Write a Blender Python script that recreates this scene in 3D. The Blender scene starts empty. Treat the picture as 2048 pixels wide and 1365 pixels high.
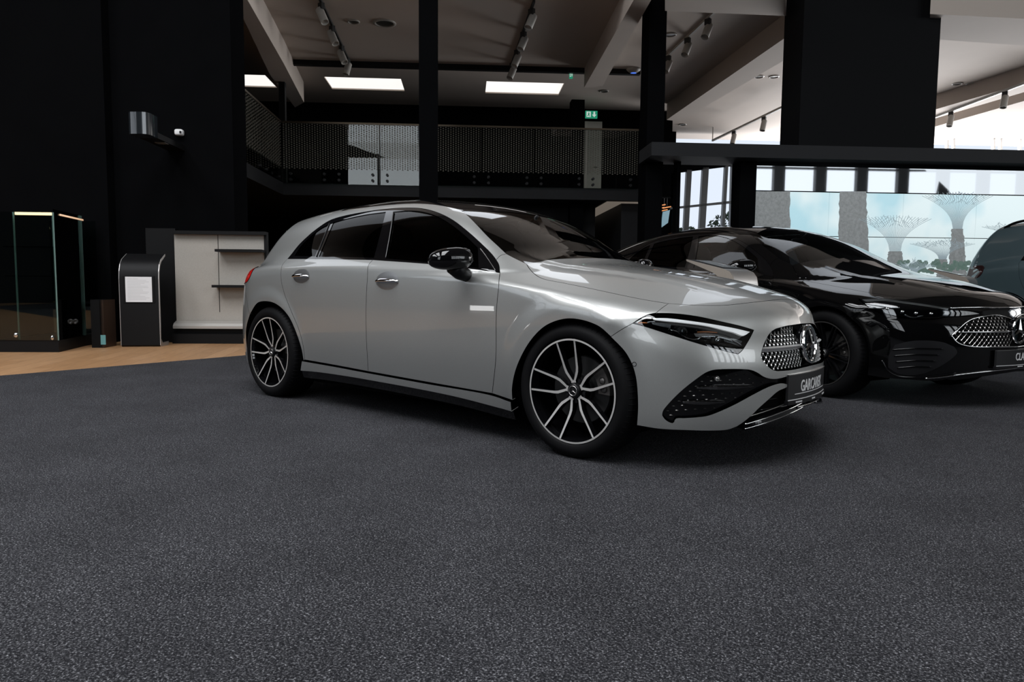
import bpy, bmesh, math, random
import numpy as np
from mathutils import Vector, Matrix
from mathutils.geometry import delaunay_2d_cdt
sc = bpy.context.scene
COL = sc.collection
# ------------------------------------------------------------------ camera
CAM = np.array([1.99925404, -3.65355363, 0.85154679]); YAW, PITCH, ROLL, FK = 2.28056694, 0.08161837, 0.0085775, 1418.30684
IW, IH = 2048, 1365
def cam_axes():
    cy, sy, cp, sp = math.cos(YAW), math.sin(YAW), math.cos(PITCH), math.sin(PITCH)
    f = np.array([cp*cy, cp*sy, -sp]); rt = np.array([sy, -cy, 0.]); up = np.cross(rt, f)
    c, s = math.cos(ROLL), math.sin(ROLL)
    return f, rt*c+up*s, -rt*s+up*c
CF, CR, CU = cam_axes()
cd = bpy.data.cameras.new('camera'); cam = bpy.data.objects.new('camera', cd); COL.objects.link(cam)
m = Matrix([[CR[i], CU[i], -CF[i], CAM[i]] for i in range(3)]+[[0, 0, 0, 1]])
cam.matrix_world = m
cd.sensor_width = 36; cd.lens = FK/IW*36; cd.clip_start = .05; cd.clip_end = 400
sc.camera = cam
def proj(X):
    d = np.asarray(X, float)-CAM; z = d@CF
    return np.stack([IW/2+FK*(d@CR)/z, IH/2-FK*(d@CU)/z], -1)
def rays(p):
    p = np.atleast_2d(np.asarray(p, float))
    d = CF+CR*(p[:, :1]-IW/2)/FK-CU*(p[:, 1:2]-IH/2)/FK
    return d/np.linalg.norm(d, axis=1, keepdims=True)
# room frame: u to the right along the far wall, v away from the photographer, z up
TH = math.radians(44.5); EU = np.array([math.cos(TH), math.sin(TH), 0]); EV = np.array([-math.sin(TH), math.cos(TH), 0])
def rm(u, v, z): return CAM*np.array([1, 1, 0])+EU*u+EV*v+np.array([0, 0, z])
def at(px, py, v):                     # room coordinates (u, v, z) of a pixel on the plane at depth v
    d = rays((px, py))[0]; P = CAM+d*(v/(d@EV)); q = P-CAM
    return float(q@EU), v, float(P[2])
def atz(px, py, z):                    # room coordinates of a pixel on the level z
    d = rays((px, py))[0]; P = CAM+d*((z-CAM[2])/d[2]); q = P-CAM
    return float(q@EU), float(q@EV), z
ROOM = Matrix([[EU[0], EV[0], 0, CAM[0]], [EU[1], EV[1], 0, CAM[1]], [0, 0, 1, 0], [0, 0, 0, 1]])
# ------------------------------------------------------------------ view, world, big lights
sc.view_settings.view_transform = 'Standard'; sc.view_settings.look = 'None'
sc.view_settings.exposure = 0.0; sc.view_settings.gamma = 1.0; sc.view_settings.use_curve_mapping = False
sc.cycles.use_denoising = True
sc.cycles.max_bounces = 8; sc.cycles.transparent_max_bounces = 12
sc.cycles.sample_clamp_indirect = 4.0
world = bpy.data.worlds.new('sky'); sc.world = world; world.use_nodes = True
world.node_tree.nodes['Background'].inputs[0].default_value = (.80, .88, 1, 1)
world.node_tree.nodes['Background'].inputs[1].default_value = 1.0
def area(name, u, v, z, du, dv, w, h, power, col=(1, 1, 1), dz=0.):
    # area light, window daylight and added banks alike, at (u,v,z), facing the room direction (du,dv)
    l = bpy.data.lights.new(name, 'AREA'); l.shape = 'RECTANGLE'; l.size = w; l.size_y = h; l.energy = power; l.color = col
    o = bpy.data.objects.new(name, l); COL.objects.link(o)
    dirv = Vector(tuple(EU*du+EV*dv+np.array([0, 0, dz]))); dirv.normalize()
    o.rotation_euler = dirv.to_track_quat('-Z', 'Y').to_euler(); o.location = rm(u, v, z)
    return o
LP = (260, 1300, 1500, 120, 4400, 720, 1.0)      # strengths of the light banks, window daylight and added ones
# ------------------------------------------------------------------ smooth surfaces from spline tables
class Sp:
    def __init__(s, xs):
        s.x = np.array(xs, float); n = len(xs); h = np.diff(s.x)
        A = np.zeros((n, n)); B = np.zeros((n, n)); A[0, 0] = A[-1, -1] = 1
        for i in range(1, n-1):
            A[i, i-1] = h[i-1]; A[i, i] = 2*(h[i-1]+h[i]); A[i, i+1] = h[i]
            B[i, i-1] = 6/h[i-1]; B[i, i] = -6/h[i-1]-6/h[i]; B[i, i+1] = 6/h[i]
        s.M = np.linalg.solve(A, B); s.I = np.eye(n); s.h = h
    def W(s, q):
        qc = np.clip(np.asarray(q, float), s.x[0], s.x[-1])
        i = np.clip(np.searchsorted(s.x, qc)-1, 0, len(s.x)-2); h = s.h[i]
        b = (qc-s.x[i])/h; a = 1-b
        return a[:, None]*s.I[i]+b[:, None]*s.I[i+1]+((a**3-a)*h*h/6)[:, None]*s.M[i]+((b**3-b)*h*h/6)[:, None]*s.M[i+1]
class T1:
    def __init__(s, xs, v):
        sp = Sp(xs); s.x0, s.x1 = xs[0], xs[-1]; s.n = 1600
        s.t = sp.W(np.linspace(s.x0, s.x1, s.n+1))@np.array(v, float)
    def __call__(s, q):
        f = (np.clip(q, s.x0, s.x1)-s.x0)/(s.x1-s.x0)*s.n; i = np.minimum(f.astype(int), s.n-1); f = f-i
        return s.t[i]*(1-f)+s.t[i+1]*f
class T2:
    def __init__(s, xs, ys, v): s.a = Sp(xs); s.b = Sp(ys); s.v = np.array(v, float)
    def __call__(s, x, y): return ((s.a.W(x)@s.v)*s.b.W(y)).sum(1)
def smax(a, b, k):
    h = np.maximum(k-np.abs(a-b), 0)/k
    return np.maximum(a, b)+h*h*k*.25
def smin(a, b, k): return -smax(-a, -b, k)
def sst(t):
    t = np.clip(t, 0, 1); return t*t*(3-2*t)
def nrm(a): return a/np.maximum(np.linalg.norm(a, axis=-1, keepdims=True), 1e-12)
class Body:
    def __init__(b, p, loc=(0, 0, 0), yaw=0.):
        b.p = p; b.loc = np.array(loc, float); c, s = math.cos(yaw), math.sin(yaw); b.R = np.array([[c, -s, 0], [s, c, 0], [0, 0, 1.]])
        b.cam = (CAM-b.loc)@b.R
        for k in ('plan', 'sec', 'secf', 'cy', 'cz', 'ca', 'roof', 'crown', 'cab', 'cabz', 'hatch'): setattr(b, k, T1(*p[k]))
        for k in ('top', 'nose', 'tail'): setattr(b, k, T2(*p[k]))
    def lower(b, x, y, z):
        p = b.p; f = sst((x-.15)/.45)
        side = y-(b.plan(x)-(b.sec(z)*(1-f)+b.secf(z)*f))
        for xc in (0, p['rear_axle']):
            d = np.hypot(x-xc, z-.335)
            side = side-p.get('flare', .010)*(1-sst((d-.39)/.10))*(1-sst((.2-z)/.08))
        a = b.ca(x); sh = (y-b.cy(x))*np.sin(a)+(z-b.cz(x))*np.cos(a)
        s = smax(side, sh, p.get('ks', .018)+.10*sst((x+.05)/.45))
        tp = b.top(x, y)
        if 'dome' in p:
            y0, dx, hgt = p['dome']; tp = tp-hgt*sst((y-(y0+dx*x))/.05)*sst((.75-x)/.5)
        s = smax(s, (z-tp)*.95, .10)
        s = smax(s, x-b.nose(y, z), .24-.10*sst((z-.62)/.12))
        return smax(s, b.tail(y, z)-x, .22)
    def cabin(b, x, y, z):
        p = b.p
        side = (y-(b.cab(x)-b.cabz(z)))*.92
        s = smax(side, (z-(b.roof(x)-b.crown(x)*y*y))*.88, p.get('kr', .13))
        s = smax(s, ((b.hatch(z)+p.get('hc', .4)*y*y)-x)*p.get('hs', .8), .09)
        return np.maximum(s+sst((p.get('cz0', .93)-z)/.10)*.14, .70-z)
    def F(b, P):
        x, y, z = P[:, 0], np.abs(P[:, 1]), P[:, 2]
        return np.maximum(smin(b.lower(x, y, z), b.cabin(x, y, z), b.p.get('kc', .07)), b.p.get('zmin', .13)-z)
    def grad(b, P, e=2e-3):
        P = np.asarray(P, float)
        return nrm(np.stack([b.F(P+d)-b.F(P-d) for d in np.eye(3)*e], 1))
    def march(b, O, D, t0=0., tmax=12., n=70):
        O = np.broadcast_to(O, D.shape); t = np.zeros(len(D))+t0; act = np.arange(len(D))
        for i in range(n):
            fv = b.F(O[act]+D[act]*t[act, None])
            t[act] += np.clip(fv, -.05, .7)*.85
            act = act[(np.abs(fv) > 1.5e-5) & (t[act] < tmax)]
            if len(act) == 0: break
        return O+D*t[:, None]
    def snap(b, P, n=14):
        P = np.array(P, float)
        for i in range(n): P = P-b.F(P)[:, None]*b.grad(P)
        return P
    def px(b, pts): return b.march(b.cam, rays(pts)@b.R, t0=1.2)
def catmull(p, n=10):
    p = np.asarray(p, float)
    if len(p) < 3: return np.array([p[0]+(p[-1]-p[0])*t for t in np.linspace(0, 1, n*2)])
    q = np.vstack([2*p[0]-p[1], p, 2*p[-1]-p[-2]]); out = []
    for i in range(1, len(q)-2):
        a, b_, c, d = q[i-1:i+3]
        t0 = 0; t1 = max(np.linalg.norm(b_-a)**.5, 1e-6); t2 = t1+max(np.linalg.norm(c-b_)**.5, 1e-6); t3 = t2+max(np.linalg.norm(d-c)**.5, 1e-6)
        for t in np.linspace(t1, t2, n, endpoint=False):
            A1 = (t1-t)/t1*a+t/t1*b_; A2 = (t2-t)/(t2-t1)*b_+(t-t1)/(t2-t1)*c; A3 = (t3-t)/(t3-t2)*c+(t-t2)/(t3-t2)*d
            B1 = (t2-t)/t2*A1+t/t2*A2; B2 = (t3-t)/(t3-t1)*A2+(t-t1)/(t3-t1)*A3
            out.append((t2-t)/(t2-t1)*B1+(t-t1)/(t2-t1)*B2)
    out.append(p[-1]); return np.array(out)
def resamp(P, h):
    d = np.concatenate([[0], np.cumsum(np.linalg.norm(np.diff(P, axis=0), axis=1))])
    n = max(2, int(math.ceil(d[-1]/h))+1); s = np.linspace(0, d[-1], n)
    return np.stack([np.interp(s, d, P[:, k]) for k in range(3)], 1)
HB = .010
def spx(b, pts, h=None, off=None):     # a line traced over the photograph, laid on the body surface
    P = resamp(b.px(catmull(pts)), h or HB); return b.snap(P, 3)
def s3(b, pts, h=None): return b.snap(resamp(b.snap(catmull(pts)), h or HB), 4)   # a line through body points
def join(*segs):                       # closed loop from segments, flipping each so that ends meet
    segs = [np.asarray(s) for s in segs]; out = segs[0]
    if len(segs) > 1:
        a, n = segs[0], segs[1]
        if min(np.linalg.norm(a[0]-n[0]), np.linalg.norm(a[0]-n[-1])) < min(np.linalg.norm(a[-1]-n[0]), np.linalg.norm(a[-1]-n[-1])): out = a[::-1]
    for s in segs[1:]:
        if np.linalg.norm(out[-1]-s[0]) > np.linalg.norm(out[-1]-s[-1]): s = s[::-1]
        k = 1 if np.linalg.norm(out[-1]-s[0]) < .006 else 0
        out = np.vstack([out, s[k:]])
    if np.linalg.norm(out[0]-out[-1]) < .006: out = out[:-1]
    return out
class Ortho:
    def __init__(s, d): 
        s.d = nrm(np.array(d, float)); a = np.array([1., 0, 0]) if abs(s.d[0]) < .8 else np.array([0, 1., 0])
        s.e2 = nrm(np.cross(a, s.d)); s.e1 = np.cross(s.d, s.e2)
    def to2(s, P): return np.stack([P@s.e1, P@s.e2], 1)
    def rays(s, q): return q[:, :1]*s.e1+q[:, 1:]*s.e2-s.d*2.6, np.broadcast_to(s.d, (len(q), 3))
class Sphere:
    def __init__(s, c, az0=0., R=.8): s.c = np.array(c, float); s.a = az0; s.R = R
    def to2(s, P):
        d = P-s.c; az = np.arctan2(d[:, 1], d[:, 0])-s.a; az = (az+np.pi) % (2*np.pi)-np.pi
        return np.stack([az, np.arctan2(d[:, 2], np.hypot(d[:, 0], d[:, 1]))], 1)*s.R
    def rays(s, q):
        az, el = q[:, 0]/s.R+s.a, q[:, 1]/s.R
        d = np.stack([np.cos(el)*np.cos(az), np.cos(el)*np.sin(az), np.sin(el)], 1)
        return s.c+d*2.2, -d
def inside(q, loops):
    r = np.zeros(len(q), bool)
    for L in loops:
        a, b_ = L, np.roll(L, -1, 0)
        for (x0, y0), (x1, y1) in zip(a, b_):
            if y0 == y1: continue
            m_ = ((q[:, 1] > y0) != (q[:, 1] > y1)) & (q[:, 0] < (x1-x0)*(q[:, 1]-y0)/(y1-y0)+x0); r ^= m_
    return r
class Acc:                             # one mesh being collected: vertices, faces, normals, material slots
    def __init__(s): s.v = []; s.n = []; s.f = []; s.m = []; s.k = 0
    def add(s, V, N, Fc, mat=0):
        V = np.asarray(V, float); N = np.asarray(N, float); s.v.append(V); s.n.append(N)
        for f in Fc: s.f.append([i+s.k for i in f]); s.m.append(mat)
        s.k += len(V)
    def addflat(s, V, Fc, mat=0):
        V = [np.array(v) for v in V]; c = sum(V)/len(V)
        for f in Fc:
            P = [V[i] for i in f]; n = nrm(np.cross(P[1]-P[0], P[2]-P[0]))
            if n@(sum(P)/len(P)-c) < 0: n = -n; P = P[::-1]
            s.add(P, [n]*len(P), [list(range(len(P)))], mat)
    def flip(s):
        a = Acc(); a.k = s.k; a.v = [v*[1, -1, 1] for v in s.v]; a.n = [n*[1, -1, 1] for n in s.n]; a.f = [f[::-1] for f in s.f]; a.m = list(s.m); return a
    def both(s):
        b_ = s.flip(); a = Acc(); a.v = s.v+b_.v; a.n = s.n+b_.n; a.f = s.f+[[i+s.k for i in f] for f in b_.f]; a.m = s.m+b_.m; a.k = 2*s.k; return a
    def build(s, name, mats, parent=None, **kw):
        me = bpy.data.meshes.new(name); V = np.vstack(s.v); N = np.vstack(s.n)
        me.from_pydata(V.tolist(), [], s.f)
        for mt in (mats if isinstance(mats, (list, tuple)) else [mats]): me.materials.append(mt)
        me.polygons.foreach_set('material_index', s.m)
        me.polygons.foreach_set('use_smooth', [True]*len(me.polygons))
        me.normals_split_custom_set_from_vertices(N.tolist()); me.update()
        o = bpy.data.objects.new(name, me); COL.objects.link(o)
        if parent is not None: o.parent = parent
        return o
def panel(acc, b, chart, loops, step=.022, gap=.0, flange=.0, off=0., mat=0, fmat=None, noflange=None, warp=None, close_y0=False):
    # fill outlines lying on the body surface with a smooth skin of their own; loops are (n,3) arrays
    L2 = [chart.to2(L) for L in loops]; allb = np.vstack(L2); lo, hi = allb.min(0), allb.max(0)
    gx = np.arange(lo[0], hi[0], step); gy = np.arange(lo[1], hi[1], step*.866)
    G = np.array([(x+(step/2 if j % 2 else 0), y) for j, y in enumerate(gy) for x in gx])
    if len(G):
        G = G[inside(G, L2)]
    if len(G):
        dm = np.min([np.linalg.norm(G[:, None]-c[None], axis=2).min(1) for c in np.array_split(allb, max(1, len(allb)//400+1))], 0)
        G = G[dm > step*.42]
    nb = len(allb); pts = np.vstack([allb, G]) if len(G) else allb
    edges = []; k = 0
    for L in L2:
        n = len(L); edges += [(k+i, k+(i+1) % n) for i in range(n)]; k += n
    r = delaunay_2d_cdt([Vector(p) for p in pts], edges, [], 0, 1e-7, True)
    V2 = np.array([list(v) for v in r[0]]); F3 = np.array([f for f in r[2] if len(f) == 3])
    cen = V2[F3].mean(1); F3 = F3[inside(cen, L2)]
    src = [(o[0] if len(o) else -1) for o in r[3]]
    b3 = np.vstack(loops); V = np.zeros((len(V2), 3)); need = []
    for i, s_ in enumerate(src):
        if 0 <= s_ < nb: V[i] = b3[s_]
        else: need.append(i)
    if need:
        O_, D_ = chart.rays(V2[need]); V[need] = b.march(O_, np.array(D_))
    N = b.grad(V)
    # orient
    a_, b__, c_ = V[F3[:, 0]], V[F3[:, 1]], V[F3[:, 2]]
    fn = np.cross(b__-a_, c_-a_); s = (fn*N[F3].mean(1)).sum(1)
    F3 = np.where((s < 0)[:, None], F3[:, ::-1], F3)
    idx = {}
    for i, s_ in enumerate(src):
        for o_ in r[3][i]:
            if o_ < nb: idx[o_] = i
    k = 0; Vn = V.copy(); fl = []
    for L, q in zip(loops, L2):
        n = len(L); ids = [idx.get(k+i, None) for i in range(n)]; k += n
        Nn = b.grad(L); T = nrm(np.roll(L, -1, 0)-np.roll(L, 1, 0)); I = nrm(np.cross(Nn, T))
        # inward test: step inward in 2D
        t = chart.to2(L+I*.002); c = inside(t, L2).mean() > .5
        if not c: I = -I
        cen0 = np.abs(L[:, 1]) < 1e-4
        I[cen0, 1] = 0
        keep = np.ones(n)
        if noflange is not None: keep = np.array([0. if noflange(p) else 1. for p in L])
        for i, j in enumerate(ids):
            if j is not None: Vn[j] = V[j]+I[i]*gap*keep[i]
        fl.append((L+I*gap*keep[:, None], Nn, I, c, cen0, keep))
    Vn = Vn+N*off
    if warp is not None: Vn, N = warp(Vn, N)
    acc.add(Vn, N, F3.tolist(), mat)
    if flange > 0:
        for P, Nn, I, c, cen0, keep in fl:
            n = len(P); P0 = P+Nn*off; P1 = P0-Nn*flange
            fc = []
            for i in range(n):
                j = (i+1) % n
                if (cen0[i] and cen0[j]) or (keep[i] == 0 and keep[j] == 0): continue
                fc.append([i, j, n+j, n+i] if c else [j, i, n+i, n+j])
            # wall normals face away from the panel
            acc.add(np.vstack([P0, P1]), np.vstack([-I, -I]), fc if True else [], mat if fmat is None else fmat)
# ------------------------------------------------------------------ materials
MATS = {}
def mat(name, col, rough=.5, metal=0., coat=0., spec=.5, emit=None, es=0., trans=0., bump=None, noise=None, coat_rough=.03):
    if name in MATS: return MATS[name]
    m_ = bpy.data.materials.new(name); m_.use_nodes = True; nt = m_.node_tree; P = nt.nodes['Principled BSDF']
    P.inputs['Base Color'].default_value = (*col, 1); P.inputs['Roughness'].default_value = rough; P.inputs['Metallic'].default_value = metal
    P.inputs['Coat Weight'].default_value = coat; P.inputs['Coat Roughness'].default_value = coat_rough; P.inputs['Specular IOR Level'].default_value = spec
    P.inputs['Transmission Weight'].default_value = trans
    if emit: P.inputs['Emission Color'].default_value = (*emit, 1); P.inputs['Emission Strength'].default_value = es
    if noise or bump:
        tc = nt.nodes.new('ShaderNodeTexCoord'); nz = nt.nodes.new('ShaderNodeTexNoise'); nt.links.new(tc.outputs['Object'], nz.inputs['Vector'])
        nz.inputs['Scale'].default_value = (noise or bump)[0]; nz.inputs['Detail'].default_value = 3
        if noise:
            r = nt.nodes.new('ShaderNodeMapRange'); nt.links.new(nz.outputs[0], r.inputs[0]); r.inputs[1].default_value = .3; r.inputs[2].default_value = .7; r.inputs[3].default_value = 1-noise[1]; r.inputs[4].default_value = 1+noise[1]
            mx = nt.nodes.new('ShaderNodeMix'); mx.data_type = 'RGBA'; mx.blend_type = 'MULTIPLY'; mx.inputs[0].default_value = 1
            mx.inputs[6].default_value = (*col, 1); nt.links.new(r.outputs[0], mx.inputs[7]); nt.links.new(mx.outputs[2], P.inputs['Base Color'])
        if bump:
            bp = nt.nodes.new('ShaderNodeBump'); bp.inputs['Strength'].default_value = bump[1]; bp.inputs['Distance'].default_value = .002
            nt.links.new(nz.outputs[0], bp.inputs['Height']); nt.links.new(bp.outputs[0], P.inputs['Normal'])
    MATS[name] = m_; return m_
def glass(name, tint=(.1, .1, .1), rough=0., ior=1.5, refl=1.):
    # thin pane: tinted see-through plus mirror reflection growing at grazing angles
    if name in MATS: return MATS[name]
    m_ = bpy.data.materials.new(name); m_.use_nodes = True; nt = m_.node_tree; nt.nodes.clear()
    o = nt.nodes.new('ShaderNodeOutputMaterial'); t = nt.nodes.new('ShaderNodeBsdfTransparent'); g = nt.nodes.new('ShaderNodeBsdfGlossy'); f = nt.nodes.new('ShaderNodeFresnel'); mx = nt.nodes.new('ShaderNodeMixShader')
    t.inputs[0].default_value = (*tint, 1); g.inputs['Roughness'].default_value = rough; f.inputs[0].default_value = ior
    g.inputs[0].default_value = (refl, refl, refl, 1)
    nt.links.new(f.outputs[0], mx.inputs[0]); nt.links.new(t.outputs[0], mx.inputs[1]); nt.links.new(g.outputs[0], mx.inputs[2]); nt.links.new(mx.outputs[0], o.inputs[0])
    MATS[name] = m_; return m_
PAINT = mat('grey_paint', (.385, .39, .38), .38, .62, 1., coat_rough=.012, noise=(900, .10))
BPAINT = mat('black_paint', (.002, .002, .0022), .4, 0, 1., spec=.0, coat_rough=.015)
GLOSSB = mat('gloss_black', (.003, .003, .0035), .2, 0, 1., spec=0.)
PLAST = mat('black_plastic', (.006, .006, .007), .4, spec=.25)
MATTE = mat('matte_black', (.002, .002, .002), .9, spec=.05)
RUBBER = mat('tyre_rubber', (.004, .004, .0045), .6, spec=.12, bump=(300, .3))
CHROME = mat('chrome', (.78, .78, .78), .10, 1.)
SATIN = mat('satin_aluminium', (.42, .41, .40), .30, 1.)
MACH = mat('machined_aluminium', (.85, .83, .80), .42, .75)
DISC = mat('brake_disc_steel', (.035, .035, .035), .45, .6)
CALI = mat('caliper_metal', (.22, .21, .20), .4, .9)
def dotted(name, axis, zlo, px_=.052, pz_=.045, r=.0145):
    # clear pane with a printed pattern of staggered dots
    m_ = glass(name, (.80, .84, .82), ior=1.45); nt = m_.node_tree; L = nt.links; out = nt.nodes['Material Output']; base = out.inputs[0].links[0].from_socket
    def M_(op, a, b=None):
        n = nt.nodes.new('ShaderNodeMath'); n.operation = op
        for i, q in enumerate((a, b)):
            if q is None: continue
            if isinstance(q, (int, float)): n.inputs[i].default_value = q
            else: L.new(q, n.inputs[i])
        return n.outputs[0]
    tc = nt.nodes.new('ShaderNodeTexCoord'); mp = nt.nodes.new('ShaderNodeMapping'); mp.inputs['Rotation'].default_value = (0, 0, -TH); L.new(tc.outputs['Object'], mp.inputs[0]); sx = nt.nodes.new('ShaderNodeSeparateXYZ'); L.new(mp.outputs[0], sx.inputs[0])
    a = M_('DIVIDE', sx.outputs[axis], px_); row = M_('FLOOR', a); fx = M_('MULTIPLY', M_('SUBTRACT', M_('SUBTRACT', a, row), .5), px_)
    z = M_('ADD', M_('DIVIDE', sx.outputs[2], pz_), M_('MULTIPLY', M_('FLOORED_MODULO', row, 2.), .5)); zf = M_('FLOOR', z); fz = M_('MULTIPLY', M_('SUBTRACT', M_('SUBTRACT', z, zf), .5), pz_)
    d = M_('SQRT', M_('ADD', M_('MULTIPLY', fx, fx), M_('MULTIPLY', fz, fz))); k = M_('MULTIPLY', M_('LESS_THAN', d, r), M_('GREATER_THAN', M_('MULTIPLY', zf, pz_), zlo))
    df = nt.nodes.new('ShaderNodeBsdfDiffuse'); df.inputs[0].default_value = (.16, .15, .13, 1); mx = nt.nodes.new('ShaderNodeMixShader'); L.new(k, mx.inputs[0]); L.new(base, mx.inputs[1]); L.new(df.outputs[0], mx.inputs[2]); L.new(mx.outputs[0], out.inputs[0]); return m_
TINT = glass('privacy_glass', (.012, .012, .014), ior=1.3, refl=.5)
WIN = glass('side_glass', (.22, .25, .25), ior=1.3, refl=.6)
WSH = glass('windscreen_glass', (.45, .46, .42), ior=1.75)
LENS = glass('lamp_lens', (.86, .9, .92), ior=1.6)
REDL = mat('red_lamp', (.55, .01, .008), .12, 0, 1., emit=(1, .02, .01), es=.08)
WHITEP = mat('white_lettering', (.8, .8, .8), .4)
FABRIC = mat('seat_fabric', (.02, .02, .021), .8)
DRLM = mat('lamp_light_guide', (.9, .9, .9), .15, 0, .5, emit=(1, 1, 1), es=.5)  # unlit guides; the glow stands in for windows reflected in them
AMBER = mat('amber_reflector', (.8, .25, .08), .2, .3)
# ------------------------------------------------------------------ scene-object helpers
def empty(name, loc=(0, 0, 0), yaw=0.):
    o = bpy.data.objects.new(name, None); COL.objects.link(o); o.location = loc; o.rotation_euler = (0, 0, yaw); return o
def tag(o, label=None, cat=None, group=None, kind=None):
    for k, v in (('label', label), ('category', cat), ('group', group), ('kind', kind)):
        if v: o[k] = v
    return o
def shape(name, V, Fc, mt, parent=None, smooth=False, angle=None, mi=None, M=None):
    me = bpy.data.meshes.new(name)
    V = np.asarray(V, float)
    if M is not None: V = np.array([list(M@Vector(v)) for v in V])
    me.from_pydata(V.tolist(), [], [list(f) for f in Fc])
    for x in (mt if isinstance(mt, (list, tuple)) else [mt]): me.materials.append(x)
    if mi is not None: me.polygons.foreach_set('material_index', mi)
    bm = bmesh.new(); bm.from_mesh(me); bmesh.ops.recalc_face_normals(bm, faces=bm.faces)
    for f in bm.faces: f.smooth = smooth or angle is not None
    if angle is not None:
        for e in bm.edges:
            if len(e.link_faces) == 2 and e.calc_face_angle(0) > math.radians(angle): e.smooth = False
    bm.to_mesh(me); bm.free(); me.update()
    o = bpy.data.objects.new(name, me); COL.objects.link(o)
    if parent is not None: o.parent = parent
    return o
class G_:                              # plain geometry collector
    def __init__(s): s.v = []; s.f = []; s.m = []
    def add(s, V, Fc, m=0):
        k = len(s.v); s.v += [tuple(map(float, v)) for v in V]; s.f += [[i+k for i in f] for f in Fc]; s.m += [m]*len(Fc); return s
    def box(s, x0, x1, y0, y1, z0, z1, m=0):
        x0, x1 = sorted((x0, x1)); y0, y1 = sorted((y0, y1)); z0, z1 = sorted((z0, z1))
        return s.add([(x0, y0, z0), (x1, y0, z0), (x1, y1, z0), (x0, y1, z0), (x0, y0, z1), (x1, y0, z1), (x1, y1, z1), (x0, y1, z1)],
                     [(0, 3, 2, 1), (4, 5, 6, 7), (0, 1, 5, 4), (1, 2, 6, 5), (2, 3, 7, 6), (3, 0, 4, 7)], m)
    def prism(s, poly, d, m=0):        # poly: 3D loop, d: extrusion vector
        n = len(poly); p = [np.array(q, float) for q in poly]; d = np.array(d, float)
        return s.add(p+[q+d for q in p], [list(range(n))[::-1], list(range(n, 2*n))]+[(i, (i+1) % n, n+(i+1) % n, n+i) for i in range(n)], m)
    def tube(s, path, r, n=8, m=0, cap=True, closed=False):
        P = np.array(path, float); k = len(P); rr = np.broadcast_to(np.asarray(r, float), (k,)); V = []; up = None
        for i in range(k):
            if closed: t = P[(i+1) % k]-P[i-1]
            else: t = P[min(i+1, k-1)]-P[max(i-1, 0)]
            t = nrm(t)
            if up is None: up = np.array([0, 0, 1.]) if abs(t[2]) < .9 else np.array([1., 0, 0])
            a = nrm(np.cross(t, up)); b = np.cross(a, t); up = b
            for j in range(n):
                q = 2*math.pi*j/n; V.append(P[i]+rr[i]*(a*math.cos(q)+b*math.sin(q)))
        Fc = [(i*n+j, i*n+(j+1) % n, ((i+1) % k)*n+(j+1) % n, ((i+1) % k)*n+j) for i in range(k if closed else k-1) for j in range(n)]
        if cap and not closed: Fc += [list(range(n))[::-1], list(range((k-1)*n, k*n))]
        return s.add(V, Fc, m)
    def lathe(s, prof, c=(0, 0, 0), ax=1, n=48, m=0, closed=False):   # prof: (radius, along axis)
        V = []; k = len(prof)
        for j in range(n):
            q = 2*math.pi*j/n
            for r, h in prof:
                p = [0, 0, 0]; p[ax] = h; p[(ax+1) % 3] = r*math.cos(q); p[(ax+2) % 3] = r*math.sin(q); V.append([p[i]+c[i] for i in range(3)])
        kk = k if closed else k-1
        return s.add(V, [(j*k+i, j*k+(i+1) % k, ((j+1) % n)*k+(i+1) % k, ((j+1) % n)*k+i) for j in range(n) for i in range(kk)], m)
    def ell(s, c, r, m=0, nu=24, nv=14, p=2., M=None):     # superellipsoid
        V = []
        for i in range(nv+1):
            a = -math.pi/2+math.pi*i/nv
            for j in range(nu):
                b = 2*math.pi*j/nu; f = lambda t: math.copysign(abs(t)**(2/p), t)
                q = Vector((r[0]*f(math.cos(a))*f(math.cos(b)), r[1]*f(math.cos(a))*f(math.sin(b)), r[2]*f(math.sin(a))))
                if M is not None: q = M@q
                V.append((q.x+c[0], q.y+c[1], q.z+c[2]))
        return s.add(V, [(i*nu+j, i*nu+(j+1) % nu, (i+1)*nu+(j+1) % nu, (i+1)*nu+j) for i in range(nv) for j in range(nu)], m)
    def build(s, name, mt, parent=None, smooth=False, angle=None, M=None):
        return shape(name, s.v, s.f, mt, parent, smooth, angle, s.m, M)
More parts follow.
